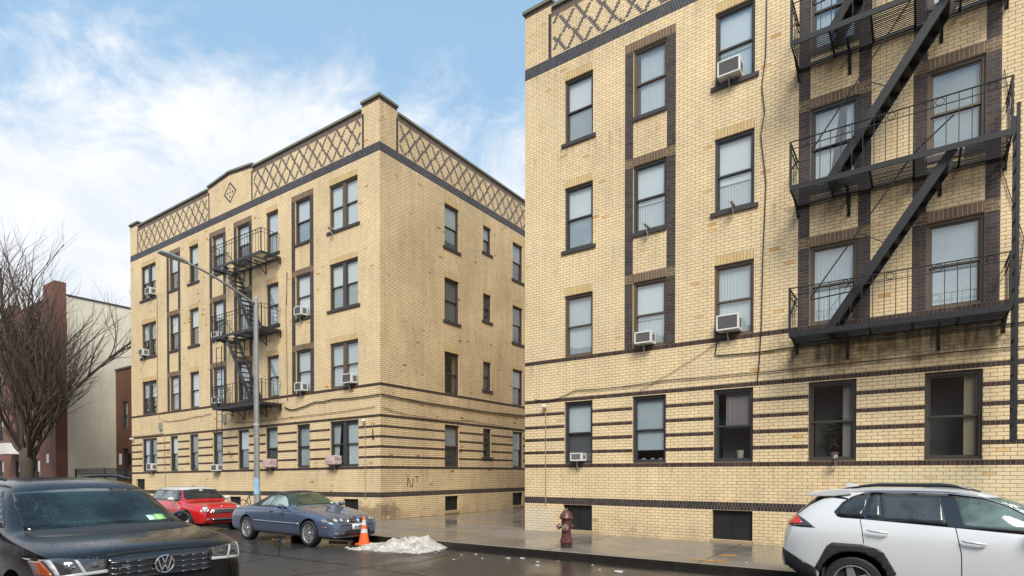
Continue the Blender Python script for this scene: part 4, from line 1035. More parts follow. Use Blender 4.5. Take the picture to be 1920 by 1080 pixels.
# cream flanked red house
RX, RY = -45.35, 13.6
rh = thing('brick_house', 'red brick row house with a cream painted side wall behind the bare tree', 'building', (RX, RY, gz(RX)))
b = MB(); ztf = 13.15
xfR = lambda p: Vector((RX+p[0], RY-p[1], p[2]))
rcol = [(-4.5, -3.45), (-8.6, -7.5), (-12.5, -11.4), (-16.5, -15.4)]
rops = [(a, c, z0, z0+1.75) for a, c in rcol for z0 in (.9, 4.1, 7.2, 10.2)]
facade(b, xfR, -40, -2.05, rops, [], ztop=ztf, zbase=-1.2)
b.xf = xfR
b.add([(-2.05, 0, -1.2), (-2.05, .14, -1.2), (-2.05, .14, 14.05), (-2.05, 0, 14.05)], [(0, 1, 2, 3)], 0, [[(0, 0), (.1, 0), (.1, 16), (0, 16)]])
b.add([(-2.05, .14, -1.2), (0, .14, -1.2), (0, .14, 14.05), (-2.05, .14, 14.05)], [(0, 1, 2, 3)], 0, [[(0, 0), (2.05, 0), (2.05, 17), (0, 17)]])
b.add([(0, .14, -1.2), (0, -.5, -1.2), (0, -.5, 14.05), (0, .14, 14.05)], [(0, 1, 2, 3)], 0, [[(0, 0), (.64, 0), (.64, 17), (0, 17)]])
b.add([(-2.05, .14, 14.05), (0, .14, 14.05), (0, -.5, 14.05), (-2.05, -.5, 14.05)], [(0, 1, 2, 3)], 1, [[(0, 0), (1, 0), (1, 1), (0, 1)]])
b.add([(-2.05, -.5, 13), (-2.05, -.5, 14.05), (0, -.5, 14.05), (0, -.5, 13)], [(0, 1, 2, 3)], 0, [[(0, 0), (0, 1), (2, 1), (2, 0)]])
b.add([(-2.05, 0, 13), (-2.05, -.5, 13), (-2.05, -.5, 14.05), (-2.05, 0, 14.05)], [(0, 1, 2, 3)], 0, [[(0, 0), (.5, 0), (.5, 1), (0, 1)]])
b.xf = None
b.build('front_wall', [M['redbrick'], M['coping']], rh, recalc=False)
b = MB(); rect_wall(b, [(RX-.01, RY+.5, -1.2), (RX-.01, RY+22, -1.2), (RX-.01, RY+22, 13.22), (RX-.01, RY+.5, 13.22)], 22, 14.4); b.build('party_wall', M['cream'], rh, recalc=False)
b = MB(); b.box(RX-.35, RX+.04, RY+.52, RY+22, 13.22, 13.32); b.build('coping', M['graym'], rh)
b = MB(); rect_wall(b, [(RX-40, RY+.3, 12.8), (RX-.02, RY+.3, 12.8), (RX-.02, RY+22, 12.8), (RX-40, RY+22, 12.8)], 1, 1); rect_wall(b, [(RX-40, RY, -1), (RX-40, RY+22, -1), (RX-40, RY+22, 13.1), (RX-40, RY, 13.1)], 1, 1); b.build('roof', M['roof'], rh, recalc=False)
b = MB(xfR); b.box(-40, -2.1, -.3, .05, ztf, ztf+.12); b.box(-10.6, -8.4, -.3, .10, ztf+.12, 13.9); b.box(-6.0, -3.0, -.4, .35, 9.6, 9.75); b.build('cornice', M['redbrick'] if False else M['dkbrick'], rh)
for o_ in rops: window(rh, xfR, *o_, FR2.choice(['dim', 'half_grey', 'grey']), 'graym')
b = MB(xfR); 
M['awning'] = plain('faded_white_awning', (.62, .61, .57), .7, var=.15)
b.prism([(-9.5, 3.0), (-5.2, 3.0), (-5.6, 3.75), (-9.1, 3.75)], .02, 1.3); aw = b.build('awning', M['awning'], rh)
b = MB(xfR); b.box(-1.62, -1.2, .145, .16, 2.35, 2.95); b.build('notice_sign', M['white'], rh)
# brown house in the gap
bh = thing('brick_house', 'narrow brown brick house set back in the gap beside the yellow corner', 'building', (-45, 16.85, gz(-45)))
xfB = lambda p: Vector((-45.3+p[0], 16.85-p[1], p[2]))
bops = [(1.2, 1.95, 4.68, 6.53), (1.1, 2.0, 1.25, 3.35), (5.2, 6.1, 4.68, 6.53)]
b = MB(); facade(b, xfB, .05, 10.5, bops, [], ztop=8.7, zbase=-1); b.xf = xfB; b.box(.05, 10.5, -.3, .06, 8.7, 8.83, 1); b.xf = None
b.build('front_wall', [M['brownbrick'], M['graym']], bh, recalc=False)
b = MB(xfB); b.add([(.05, -.3, 8.6), (10.5, -.3, 8.6), (10.5, -9, 8.6), (.05, -9, 8.6)], [(0, 1, 2, 3)]); b.add([(10.5, 0, -1), (10.5, -9, -1), (10.5, -9, 8.7), (10.5, 0, 8.7)], [(0, 1, 2, 3)]); b.build('roof', M['roof'], bh, recalc=False)
for o_ in bops[::2]: window(bh, xfB, *o_, 'grey', 'bronze')
b = MB(xfB); b.box(1.1, 2.0, -.16, -.12, 1.25, 3.35); b.box(1.25, 1.85, -.12, -.10, 2.2, 3.1); b.build('door', M['darkgrille'], bh)
b = MB(xfB); b.box(.62, .95, .0, .05, 2.25, 3.0); b.build('notice_sign', M['shade'], bh)
b = MB(xfB); b.box(2.1, 2.4, .0, .2, 2.3, 3.0); b.build('wall_lantern', M['iron'], bh)
# terrace wall and fence before it
tw = MB(); tw.box(-44.6, -34.75, 13.75, 13.95, -1, .85); tag(tw.build('terrace_wall', M['dkbrick']), 'low dark brick wall below the black iron fence in the gap', 'wall')
t = thing('iron_fence', 'ornate black iron fence between the cream wall and the yellow house', 'fence', (-40, 13.7, .85))
b = MB(); ft = 1.95; fb = .86
b.bar((-43.1, 13.8, ft), (-34.8, 13.8, ft), .05, .04); b.bar((-43.1, 13.8, fb+.1), (-34.8, 13.8, fb+.1), .04, .03); b.bar((-43.1, 13.8, ft-.3), (-34.8, 13.8, ft-.3), .03, .03)
for x in (-43.1, -38.6, -34.85): b.bar((x, 13.8, fb), (x, 13.8, ft+.02), .07, .07, up=(0, 1, 0))
b.build('rail', M['iron'], t)
for i in range(32):
    x = -42.9+i*.255; b = MB(); b.bar((x, 13.8, fb+.1), (x, 13.8, ft), .03, .03, up=(0, 1, 0)); P = [(x+.127+.1*math.cos(k*.785), 13.8, ft-.2+.1*math.sin(k*.785)) for k in range(9)]; b.tube(P, .014, 4, cap=False); b.build('baluster', M['iron'], t)
# ------------------------------------------------------------------ bare street tree
def barkmat():
    t = NT('dark_bare_bark'); v = t.coord(); n = t.noise(v, 1.2, 6, .7); f = t.noise(v, 14, 6, .7)
    c = t.mix(n, (.085, .062, .05), (.14, .11, .088)); sx = t.n('ShaderNodeSeparateXYZ'); t.l(v, sx.inputs[0])
    moss = t.math('MULTIPLY', t.rng(sx.outputs[2], 1.0, 4.5, 1, 0), t.rng(n, .4, .62)); c = t.mix(t.math('MULTIPLY', moss, .6), c, (.075, .075, .03)); c = t.mix(t.rng(f, .3, .7, 0, .5), c, (.025, .018, .015))
    t.set(c, .85, 0, .2); t.bump(f, .6, .02); return t.m
M['bark'] = barkmat()
TR = random.Random(21)
TX, TY = -43.2, 11.45
t = thing('street_tree', 'tall bare many stemmed street tree before the red and cream houses', 'tree', (TX, TY, sz(TX)))
tb = MB(); tz = sz(TX)
tb.tube([(TX, TY, tz-.1), (TX+.03, TY, tz+.6), (TX-.02, TY, tz+1.5), (TX+.02, TY, tz+2.4), (TX+.05, TY, tz+3.3)], [.50, .36, .32, .42, .36], 14)
tb.build('trunk', M['bark'], t, smooth=True)
bb = MB(); tw_ = MB(); cnt = [0]
def branch(p, d, L_, r_, lvl, maxl):
    n = max(3, int(L_/.38)); pts = [p.copy()]; rs = [r_]; d = d.normalized(); q = p.copy(); endr = r_*(.42 if lvl < maxl else .35)
    kids = []
    for i in range(n):
        up = .05 if lvl < 2 else .03
        d = (d+Vector((TR.gauss(0, .085), TR.gauss(0, .085), TR.gauss(0, .06)+up))).normalized()
        q = q+d*(L_/n); pts.append(q.copy()); rr = r_+(endr-r_)*(i+1)/n; rs.append(rr)
        if lvl < maxl and i >= (1 if lvl else 2): kids.append((q.copy(), d.copy(), rr, (i+1)/n))
    (bb if lvl < 3 else tw_).tube(pts, rs, 7 if lvl < 1 else 5 if lvl < 3 else 3, cap=False); cnt[0] += 1
    for (c, dd, rr, tt) in kids:
        k = {0: 1, 1: 1, 2: 1, 3: 1}[lvl]
        if TR.random() < {0: .2, 1: .34, 2: .50, 3: .55}[lvl]: k = 0
        for _ in range(k):
            ax = dd.cross(Vector((TR.gauss(0, 1), TR.gauss(0, 1), TR.gauss(0, 1)))).normalized()
            nd = (Matrix.Rotation(TR.uniform(.35, .75), 3, ax) @ dd); nd.z += .22
            Ln = {0: TR.uniform(2.6, 4.6), 1: TR.uniform(1.4, 2.6), 2: TR.uniform(.8, 1.5), 3: TR.uniform(.4, .8)}[lvl]*(1.15-.45*tt)
            branch(c, nd, Ln, min(rr*.6, {0: .052, 1: .026, 2: .015, 3: .008}[lvl]), lvl+1, maxl)
stems = [(-1.0, -.1, 2.1, 10.0), (-.62, .35, 2.6, 12.2), (-.22, -.4, 2.9, 12.0), (-.1, .45, 3.0, 11.6), (.2, -.15, 2.8, 12.6), (.55, .3, 2.3, 12.2), (.9, -.25, 1.9, 11.8), (1.3, .15, 1.8, 10.8), (1.65, -.2, 1.5, 9.0), (-1.6, .25, 1.7, 9.2), (2.2, .1, 1.3, 7.0), (-2.0, -.2, 1.2, 6.6), (.1, .9, 1.8, 9), (.2, -.9, 1.8, 9)]
for dx, dy, dz, L_ in stems:
    branch(Vector((TX+dx*.16, TY+dy*.16, tz+2.3+TR.uniform(0, .8))), Vector((dx*1.12, dy, dz)), L_*.92, TR.uniform(.075, .135), 0, 4)
bb.build('limbs', M['bark'], t, smooth=True, recalc=False); M['twig'] = plain('reddish_brown_twig', (.15, .105, .085), .8, var=.3)
tw_.build('twigs', M['twig'], t, recalc=False)
print('tree branches', cnt[0])

# ------------------------------------------------------------------ houses across the street, behind the camera (seen only mirrored in glass and wet road)
M['oppbrick'] = brick('opposite_red_brick', (.20, .10, .07), (.15, .075, .055), (.20, .15, .12))
for k, (x0, x1, hgt, lab) in enumerate(((-62, -34, 10.2, 'low red brick row house across the street, far left behind the camera'), (-33.8, -8.2, 11.6, 'red brick row house across the street, behind the camera'), (-8, 16, 10.6, 'red brick row house across the street, behind and right of the camera'))):
    xo = lambda p, x0=x0: Vector((x0+p[0], -12.6+p[1], p[2])); op = thing('row_house', lab, 'building', (x0, -12.6, 0)); W_ = x1-x0
    ops = [(u+1, u+2.1, z0, z0+1.7) for u in [i*3.0 for i in range(int((W_-2)/3)+1)] if u+2.1 < W_ for z0 in (1.2, 4.3, 7.4)]
    b = MB(); facade(b, xo, 0, W_, ops, [], ztop=hgt, zbase=-.5)
    b.xf = xo
    for P in ([(0, 0, -.5), (0, -9, -.5), (0, -9, hgt), (0, 0, hgt)], [(W_, 0, -.5), (W_, -9, -.5), (W_, -9, hgt), (W_, 0, hgt)], [(0, 0, hgt), (W_, 0, hgt), (W_, -9, hgt), (0, -9, hgt)], [(0, -9, -.5), (W_, -9, -.5), (W_, -9, hgt), (0, -9, hgt)]): b.add(P, [(0, 1, 2, 3)], 0, [[(0, 0), (9, 0), (9, 9), (0, 9)]])
    b.xf = None; b.build('brick_wall', M['oppbrick'], op, recalc=False)
    b = MB(xo); b.box(-.02, W_+.02, -.1, .25, hgt-.35, hgt+.1); b.build('cornice', M['graym'], op)
    for o_ in ops:
        b = MB(xo); b.box(o_[0], o_[1], -.2, -.16, o_[2], o_[3]); b.box(o_[0], o_[1], -.16, -.12, (o_[2]+o_[3])/2-.03, (o_[2]+o_[3])/2+.03, 1); b.build('window', [M['dim_c'], M['white']], op)
# tar seams and patches on the carriageway
b = MB()
def rstrip(b, pts, w, dz=.004):
    V = []; P = [Vector((p[0], p[1], 0)) for p in pts]; Q = []
    for p, q in zip(P, P[1:]):
        n = max(1, int((q-p).length/.25)); Q += [p+(q-p)*i/n+Vector((rnd.uniform(-.02, .02), rnd.uniform(-.02, .02), 0)) for i in range(n)]
    Q.append(P[-1])
    for i, c in enumerate(Q):
        d = (Q[min(i+1, len(Q)-1)]-Q[max(i-1, 0)]).normalized(); n = Vector((-d.y, d.x, 0))*w/2*rnd.uniform(.6, 1.3)
        for s_ in (-1, 1): e = c+n*s_; V.append((e.x, e.y, gz(e.x)+dz))
    b.add(V, [(2*i, 2*i+2, 2*i+3, 2*i+1) for i in range(len(Q)-1)])
rstrip(b, [(-40, 7.2), (-20, 7.15), (-9, 7.3), (8, 7.2)], .05); rstrip(b, [(-8.6, 10.3), (-8.2, 8.4), (-8.9, 6.1), (-8.3, 3)], .035); rstrip(b, [(-2.6, 10.2), (-4.2, 8.6), (-4.6, 6)], .03); rstrip(b, [(-13, 8.4), (-11.3, 7.3), (-10.8, 5.2)], .03)
tag(b.build('tar_seam', plain('black_tar_sealant', (.006, .006, .006), .25), recalc=False), kind='structure')
# ------------------------------------------------------------------ vehicles
def paint(name, c, rough=.28, metal=.0, coatw=1, drops=0, dirt=.0, dirtc=(.12, .11, .10)):
    t = NT(name); v = t.coord(); n = t.noise(v, 1.4, 4)
    col = t.mix(n, tuple(x*.92 for x in c), tuple(min(1, x*1.06) for x in c))
    if dirt:
        sx = t.n('ShaderNodeSeparateXYZ'); t.l(v, sx.inputs[0])
        g_ = t.math('MULTIPLY', t.rng(sx.outputs[2], .15, .75, 1, 0, True), t.rng(t.noise(v, 4, 6, .7), .3, .7, .4, 1)); col = t.mix(t.math('MULTIPLY', g_, dirt), col, dirtc)
    r = t.rng(t.noise(v, 3, 4), .3, .7, rough*.8, rough*1.2)
    t.set(col, r, metal, .42 if coatw < 1 else .5, coat=coatw, coat_rough=.04)
    if drops:
        vo = t.n('ShaderNodeTexVoronoi', feature='F1'); vo.inputs['Scale'].default_value = drops; t.l(v, vo.inputs['Vector'])
        h = t.rng(vo.outputs['Distance'], .0, .34, 1, 0, True); m_ = t.rng(t.noise(v, 5, 3), .38, .50); h = t.math('MULTIPLY', h, m_)
        q = t.n('ShaderNodeBump'); q.inputs['Strength'].default_value = .55; q.inputs['Distance'].default_value = .006; t.l(h, q.inputs['Height'])
        t.l(q.outputs[0], t.p.inputs['Coat Normal']); t.l(q.outputs[0], t.p.inputs['Normal'])
    return t.m
def carglass(name, c, rough=.03, drops=0, lo=.55, hi=1.35, sc=2.2):
    t = NT(name); v = t.coord(); n = t.noise(v, sc, 5, .6)
    col = t.mix(t.rng(n, .4, .6), tuple(x*lo for x in c), tuple(x*hi for x in c))
    if drops:
        vo = t.n('ShaderNodeTexVoronoi', feature='F1'); vo.inputs['Scale'].default_value = drops; t.l(v, vo.inputs['Vector'])
        d = t.rng(vo.outputs['Distance'], .0, .22, 1, 0, True); m_ = t.rng(t.noise(v, 3.0, 4, .6), .47, .57); d = t.math('MULTIPLY', d, m_)
        col = t.mix(t.math('MULTIPLY', d, .55), col, (.45, .55, .56)); 
        q = t.n('ShaderNodeBump'); q.inputs['Strength'].default_value = .5; q.inputs['Distance'].default_value = .004; t.l(d, q.inputs['Height']); t.l(q.outputs[0], t.p.inputs['Normal'])
    t.set(col, rough, 0, .55); return t.m
M['vwblack'] = paint('wet_black_paint', (.0045, .0042, .0045), .20, drops=42, coatw=.25)
M['bmwblue'] = paint('steel_blue_metallic_paint', (.075, .105, .175), .30, .3, dirt=.45, dirtc=(.10, .10, .10))
M['minired'] = paint('bright_red_paint', (.50, .007, .010), .28, dirt=.25, dirtc=(.15, .02, .02))
M['carwhite'] = paint('white_car_paint', (.56, .57, .575), .32, dirt=.3, dirtc=(.42, .40, .37))
M['blackpl'] = plain('textured_black_plastic', (.022, .023, .024), .5, var=.2, scale=20, bump=.1)
M['glossblk'] = plain('gloss_black_trim', (.008, .008, .009), .12, coat=1)
M['vwglass'] = carglass('wet_teal_windshield_glass', (.008, .017, .016), .04, 46, .15, 2.0, 1.6)
M['dkglass'] = carglass('dark_tinted_car_glass', (.035, .042, .045), .06, 60)
M['greenglass'] = carglass('green_tinted_car_glass', (.10, .14, .128), .04, 50)
M['bmwglass'] = carglass('green_reflecting_windshield', (.025, .045, .028), .03, 40)
M['paleglass'] = carglass('pale_side_glass', (.22, .27, .26), .04, 50)
M['miniglass'] = carglass('clear_dark_windshield', (.022, .025, .026), .03)
M['minisg'] = carglass('grey_side_glass', (.12, .15, .16), .04)
M['soft'] = plain('dark_canvas_soft_top', (.030, .031, .036), .85, var=.25, scale=10, bump=.15)
M['chrome'] = plain('bright_chrome', (.75, .75, .76), .12, metal=1, var=.02)
M['dimchrome'] = plain('grey_metal_trim', (.22, .22, .225), .3, metal=.6); M['alloy'] = plain('silver_alloy', (.52, .52, .53), .3, metal=.75, var=.06)
M['lensm'] = plain('smoked_lamp_glass', (.07, .072, .075), .08, coat=1); M['lensb'] = plain('bright_round_headlight', (.50, .50, .50), .1, var=.3, scale=30, coat=1); M['lens'] = plain('clear_headlight_lens', (.20, .205, .21), .08, var=.3, scale=18, coat=1); M['lensdk'] = plain('dark_headlight_housing', (.04, .042, .045), .12, coat=1)
M['redlens'] = plain('red_tail_light', (.62, .018, .012), .15, coat=1, scale=20); M['redlens2'] = plain('deep_red_tail_light', (.30, .004, .006), .15, coat=1)
M['amber'] = plain('amber_reflector', (.30, .06, .012), .2, coat=1)
M['tyre'] = plain('wet_black_tyre', (.016, .016, .017), .6, var=.3, scale=20); M['gap'] = plain('dark_panel_gap', (.01, .01, .011), .7)
M['dkmetal'] = plain('dark_brake_metal', (.05, .05, .05), .5, metal=.5); M['plate'] = plain('white_licence_plate', (.62, .64, .66), .35)
M['ink'] = plain('dark_blue_plate_ink', (.02, .03, .09), .5); M['drl'] = plain('white_light_strip', (.40, .41, .42), .2); M['stick1'] = plain('pale_mint_sticker', (.50, .72, .62), .5); M['stick2'] = plain('lime_green_sticker', (.32, .62, .18), .5)
M['arch'] = plain('black_wheel_housing', (.006, .006, .006), .9)
def station(x, zb, w, zs, ws, zr, wr, zt, lean=0):
    return (x, [(0, zb), (w*.90, zb), (w*.985, zb+(zs-zb)*.18), (w, zb+(zs-zb)*.52), (w*.992, zb+(zs-zb)*.80), (ws, zs), (wr, zr), (wr*.62, zt-(zt-zr)*.18), (0, zt)])
class Car:
    def __init__(s, name, label, loc, ang, mat, stations, wheels, arch_r, matfn=None, extra=(), nm='body'):
        s.t = thing(name, label, 'car', loc, (0, -math.atan(SL), ang)); LOCAL[0] = True
        ringn = len(stations[0][1]); V = []; F = []
        for x, P in stations:
            for y, z in P: V.append((x, y, z))
            for y, z in P[-2:0:-1]: V.append((x, -y, z))
        n = 2*ringn-2
        for i in range(len(stations)-1):
            for k in range(n):
                k2 = (k+1) % n; F.append((i*n+k, (i+1)*n+k, (i+1)*n+k2, i*n+k2))
        F.append(tuple(range(n))); F.append(tuple(range((len(stations)-1)*n+n-1, (len(stations)-1)*n-1, -1)))
        me = bpy.data.meshes.new(nm); me.from_pydata(V, [], F)
        bm = bmesh.new(); bm.from_mesh(me); bmesh.ops.recalc_face_normals(bm, faces=bm.faces)
        # caps: inset-grid poke so the ends subdivide evenly
        cl = bm.edges.layers.float.new('crease_edge')
        bm.verts.ensure_lookup_table()
        for e in bm.edges:
            a, b_ = e.verts[0].index, e.verts[1].index
            ka, kb = a % n, b_ % n
            if ka == kb and a//n != b_//n and ka in (5, n-5): e[cl] = .35
            if a//n == b_//n and a//n in (0, len(stations)-1): e[cl] = .45
        bm.to_mesh(me); bm.free()
        o = bpy.data.objects.new('tmp', me); COL.objects.link(o); md = o.modifiers.new('s', 'SUBSURF'); md.levels = 3; md.render_levels = 3
        dg = bpy.context.evaluated_depsgraph_get(); dg.update()
        me2 = bpy.data.meshes.new_from_object(o.evaluated_get(dg)); bpy.data.objects.remove(o)
        bm = bmesh.new(); bm.from_mesh(me2); s.bvh = BVHTree.FromBMesh(bm); bm.free()
        o = bpy.data.objects.new(nm, me2); COL.objects.link(o)
        me2.materials.clear(); mats = [mat, M['arch']]+list(extra)
        for m_ in mats: me2.materials.append(m_)
        cut = []
        for wx, wy, wr_ in wheels:
            for sg in (-1, 1):
                c = MB(); c.lathe([(0, 0), (arch_r, 0), (arch_r, .42), (0, .42)], (wx, sg*(abs(wy)+.20)-(.42 if sg > 0 else 0), wr_+.02), 'Y', 40)
                LOCAL[0] = True; q = c.build('cut', [M['arch']]); cut.append(q)
                q.data.materials.clear(); q.data.materials.append(M['arch'])
                md = o.modifiers.new('b', 'BOOLEAN'); md.object = q; md.operation = 'DIFFERENCE'; md.solver = 'EXACT'
                try: md.material_mode = 'TRANSFER'
                except Exception: pass
        dg = bpy.context.evaluated_depsgraph_get(); dg.update()
        me3 = bpy.data.meshes.new_from_object(o.evaluated_get(dg)); me3.name = nm
        for q in cut: bpy.data.objects.remove(q)
        bpy.data.objects.remove(o)
        arch_idx = [i for i, m_ in enumerate(me3.materials) if m_ and m_.name.startswith('black_wheel_housing')]
        for p in me3.polygons:
            if p.material_index in arch_idx: p.material_index = 1
            else:
                p.material_index = 0
                if matfn:
                    k = matfn(p.center, p.normal)
                    if k: p.material_index = 1+k
        # wheel wells are dark inside whatever the cutter passed on
        for p in me3.polygons:
            for wx, wy, wr_ in wheels:
                c = p.center
                dx, dz = c.x-wx, c.z-wr_-.02
                if abs(math.hypot(dx, dz)-arch_r) < .012 and abs(p.normal.x*dx+p.normal.z*dz) > .8*arch_r*.9 and abs(c.y) > abs(wy)-.24 and abs(p.normal.y) < .3: p.material_index = 1
        me3.shade_smooth(); me3.set_sharp_from_angle(angle=R(34))
        s.body = bpy.data.objects.new(nm, me3); COL.objects.link(s.body); s.body.parent = s.t
    def decal(s, name, pts, mat, side='R', off=.004, th=.012, parent=None, grid=.06, label=None, smooth=True):
        """panel of the given outline laid over the body: R/L outlines are (x,z), F/B (y,z), T (x,y)"""
        bm = bmesh.new()
        vs = [bm.verts.new((a, b_, 0)) for a, b_ in pts]; bm.faces.new(vs)
        xs = [p[0] for p in pts]; ys = [p[1] for p in pts]
        for ax, lo, hi in ((0, min(xs), max(xs)), (1, min(ys), max(ys))):
            k = int((hi-lo)/grid)
            for i in range(1, k+1):
                co = [0, 0, 0]; co[ax] = lo+(hi-lo)*i/(k+1); no = [0, 0, 0]; no[ax] = 1
                bmesh.ops.bisect_plane(bm, geom=bm.verts[:]+bm.edges[:]+bm.faces[:], plane_co=co, plane_no=no)
        bad = []
        dirs = {'R': (Vector((0, 1, 0)), lambda a, b_: Vector((a, -3, b_))), 'L': (Vector((0, -1, 0)), lambda a, b_: Vector((a, 3, b_))), 'F': (Vector((-1, 0, 0)), lambda a, b_: Vector((3, a, b_))),
                'B': (Vector((1, 0, 0)), lambda a, b_: Vector((-9, a, b_))), 'T': (Vector((0, 0, -1)), lambda a, b_: Vector((a, b_, 4)))}
        dv, og = dirs[side]; nrms = {}
        for v in bm.verts:
            loc, no, idx, dist = s.bvh.ray_cast(og(v.co.x, v.co.y), dv)
            if loc is None: bad.append(v); continue
            if no.dot(dv) > 0: no = -no
            v.co = loc+no*off; nrms[v.index] = no
        bmesh.ops.delete(bm, geom=bad, context='VERTS')
        if not bm.faces: bm.free(); return None
        bmesh.ops.recalc_face_normals(bm, faces=bm.faces)
        fl = sum(f.normal.dot(-dv)*f.calc_area() for f in bm.faces)
        if fl < 0: bmesh.ops.reverse_faces(bm, faces=bm.faces)
        me = bpy.data.meshes.new(name); bm.to_mesh(me); bm.free(); me.materials.append(mat)
        if smooth: me.shade_smooth()
        o = bpy.data.objects.new(name, me); COL.objects.link(o); o.parent = parent or s.t
        md = o.modifiers.new('thickness', 'SOLIDIFY'); md.thickness = th; md.offset = -1; md.use_rim = True
        if label: o['label'] = label
        return o
    def line(s, name, pts, w, mat, side='R', off=.003, parent=None):
        P = []
        for i, p in enumerate(pts):
            a = Vector(pts[max(0, i-1)]); b_ = Vector(pts[min(len(pts)-1, i+1)]); d = (b_-a).normalized(); n = Vector((-d.y, d.x))*w/2; P.append((Vector(p)+n, Vector(p)-n))
        out = [tuple(a) for a, _ in P]+[tuple(b_) for _, b_ in reversed(P)]
        return s.decal(name, out, mat, side, off, .006, parent, grid=.12)
    def both(s, name, pts, mat, **k):
        a = s.decal(name, pts, mat, 'R', **k); b_ = s.decal(name, pts, mat, 'L', **k); return a, b_
    def sided(s, name, pts, mat, side='F', **k):
        a = s.decal(name, pts, mat, side, **k)
        q = [(-y, z) for y, z in pts] if side in 'FB' else [(x, -y) for x, y in pts]
        return a, s.decal(name, q[::-1], mat, side, **k)
    def wheel(s, x, y, r_, wdt, rim_r, style, sg):
        """tyre > rim; sg -1 is the right-hand side"""
        b = MB(); yo = sg*y; yi = sg*(y-wdt); k = .02
        prof = [(rim_r, yi), (r_-k, yi), (r_, yi+sg*k), (r_, yo-sg*k), (r_-k, yo), (rim_r+.015, yo+sg*.004), (rim_r-.006, yo-sg*.012)]
        b.lathe(prof, (x, 0, r_), 'Y', 40); w = b.build('wheel', M['tyre'], s.t, smooth=True, auto=40)
        b = MB(); b.lathe([(rim_r, yo-sg*.012), (rim_r-.018, yo-sg*.008), (rim_r-.03, yo-sg*.05), (rim_r-.05, yi+sg*.02)], (x, 0, r_), 'Y', 40, 0)
        b.lathe([(rim_r-.03, yo-sg*.085), (0, yo-sg*.09)], (x, 0, r_), 'Y', 24, 1)
        fy = yo-sg*.03; c = Vector((x, fy, r_))
        def sp(a0, a1, r0, r1, w0, w1):
            p0 = Vector((math.cos(a0)*r0, 0, math.sin(a0)*r0)); p1 = Vector((math.cos(a1)*r1, 0, math.sin(a1)*r1)); d = (p1-p0).normalized(); n = Vector((-d.z, 0, d.x))
            V = [c+p0+n*w0, c+p0-n*w0, c+p1-n*w1, c+p1+n*w1]; dd = Vector((0, -sg*.025, 0)); V2 = [q+dd for q in V]
            b.add(V+V2, [(0, 1, 2, 3), (7, 6, 5, 4), (0, 4, 5, 1), (1, 5, 6, 2), (2, 6, 7, 3), (3, 7, 4, 0)], 0)
        for i in range(5):
            a = math.pi/2+i*2*math.pi/5+.2*(style == 'suv')
            if style == 'dbl':
                sp(a-.12, a-.16, .03, rim_r*.98, .016, .013); sp(a+.12, a+.16, .03, rim_r*.98, .016, .013); sp(a-.42, a-.20, rim_r*.62, rim_r*.98, .012, .012); sp(a+.42, a+.20, rim_r*.62, rim_r*.98, .012, .012); sp(a-.42, a-.628+.0, rim_r*.62, rim_r*.40, .012, .012); sp(a+.42, a+.628, rim_r*.62, rim_r*.40, .012, .012)
            else: sp(a, a, .02, rim_r*.98, .055, .035)
        b.lathe([(.055, fy), (.05, fy+sg*.008), (0, fy+sg*.01)], (x, 0, r_), 'Y', 16, 0)
        b.build('rim', [M['alloy'], M['dkmetal']], w)
    def mirror(s, x, y, z, m, L_=.17, h=.13, w_=.14):
        for sg in (-1, 1):
            b = MB(); V = []; 
            for (dx, q) in ((.10, .55), (.06, .9), (0, 1.0), (-.05, .96)):
                for k in range(10):
                    a = 2*math.pi*k/10; V.append((x+dx, sg*(y+L_*.5+L_*.5*q*math.cos(a)), z+h*.5*q*math.sin(a)))
            F = [(10*i+k, 10*i+(k+1) % 10, 10*i+10+(k+1) % 10, 10*i+10+k) for i in range(3) for k in range(10)]+[tuple(range(10)), tuple(range(39, 29, -1))]
            b.add(V, F); mo = b.build('mirror', m, s.t, smooth=True, auto=50)
            b = MB(); b.tube([(x, sg*(y-.06), z-.05), (x+.0, sg*(y+.04), z-.02)], .022, 6); b.build('mirror_foot', M['blackpl'], mo)
    def done(s): LOCAL[0] = False
def rail(C, x0, x1, y, zf, m, r_=.018):
    for sg in (-1, 1):
        b = MB(); P = []
        for i in range(13):
            t = i/12; P.append((x0+(x1-x0)*t, sg*y, zf(x0+(x1-x0)*t)+.055*min(1, 4*min(t, 1-t)+.15)))
        b.tube(P, [r_*(.7+.6*min(1, 5*min(i/12, 1-i/12)+.2)) for i in range(13)], 6); b.build('roof_rail', m, C.t, smooth=True)
# ---- black three-row sport utility, nearest on the left
C = Car('parked_car', 'wet black sport utility car nearest the camera, round chrome badge on its grille', (-6.37, 2.79, gz(-6.37)), 0, M['vwblack'], [
    station(-.00, .42, .70, .86, .66, .93, .50, .96), station(-.04, .30, .84, .93, .80, 1.00, .66, 1.025), station(-.16, .22, .925, .985, .885, 1.03, .74, 1.065), station(-.38, .20, .965, 1.03, .925, 1.065, .80, 1.10),
    station(-.80, .20, .985, 1.075, .935, 1.105, .83, 1.125), station(-1.15, .20, .99, 1.11, .93, 1.13, .84, 1.16), station(-1.36, .20, .99, 1.13, .93, 1.165, .83, 1.20),
    station(-1.50, .20, .99, 1.14, .93, 1.24, .81, 1.29), station(-2.02, .20, .99, 1.16, .925, 1.57, .755, 1.635), station(-2.32, .20, .99, 1.165, .925, 1.665, .725, 1.72), station(-3.2, .20, .99, 1.17, .92, 1.70, .70, 1.755),
    station(-4.2, .20, .985, 1.17, .91, 1.66, .69, 1.72), station(-4.75, .25, .965, 1.15, .89, 1.56, .66, 1.62), station(-5.0, .3, .93, 1.1, .86, 1.15, .7, 1.17), station(-5.09, .4, .9, .95, .82, 1.0, .7, 1.01)],
    [(-.95, .97, .37), (-3.93, .97, .37)], .44)
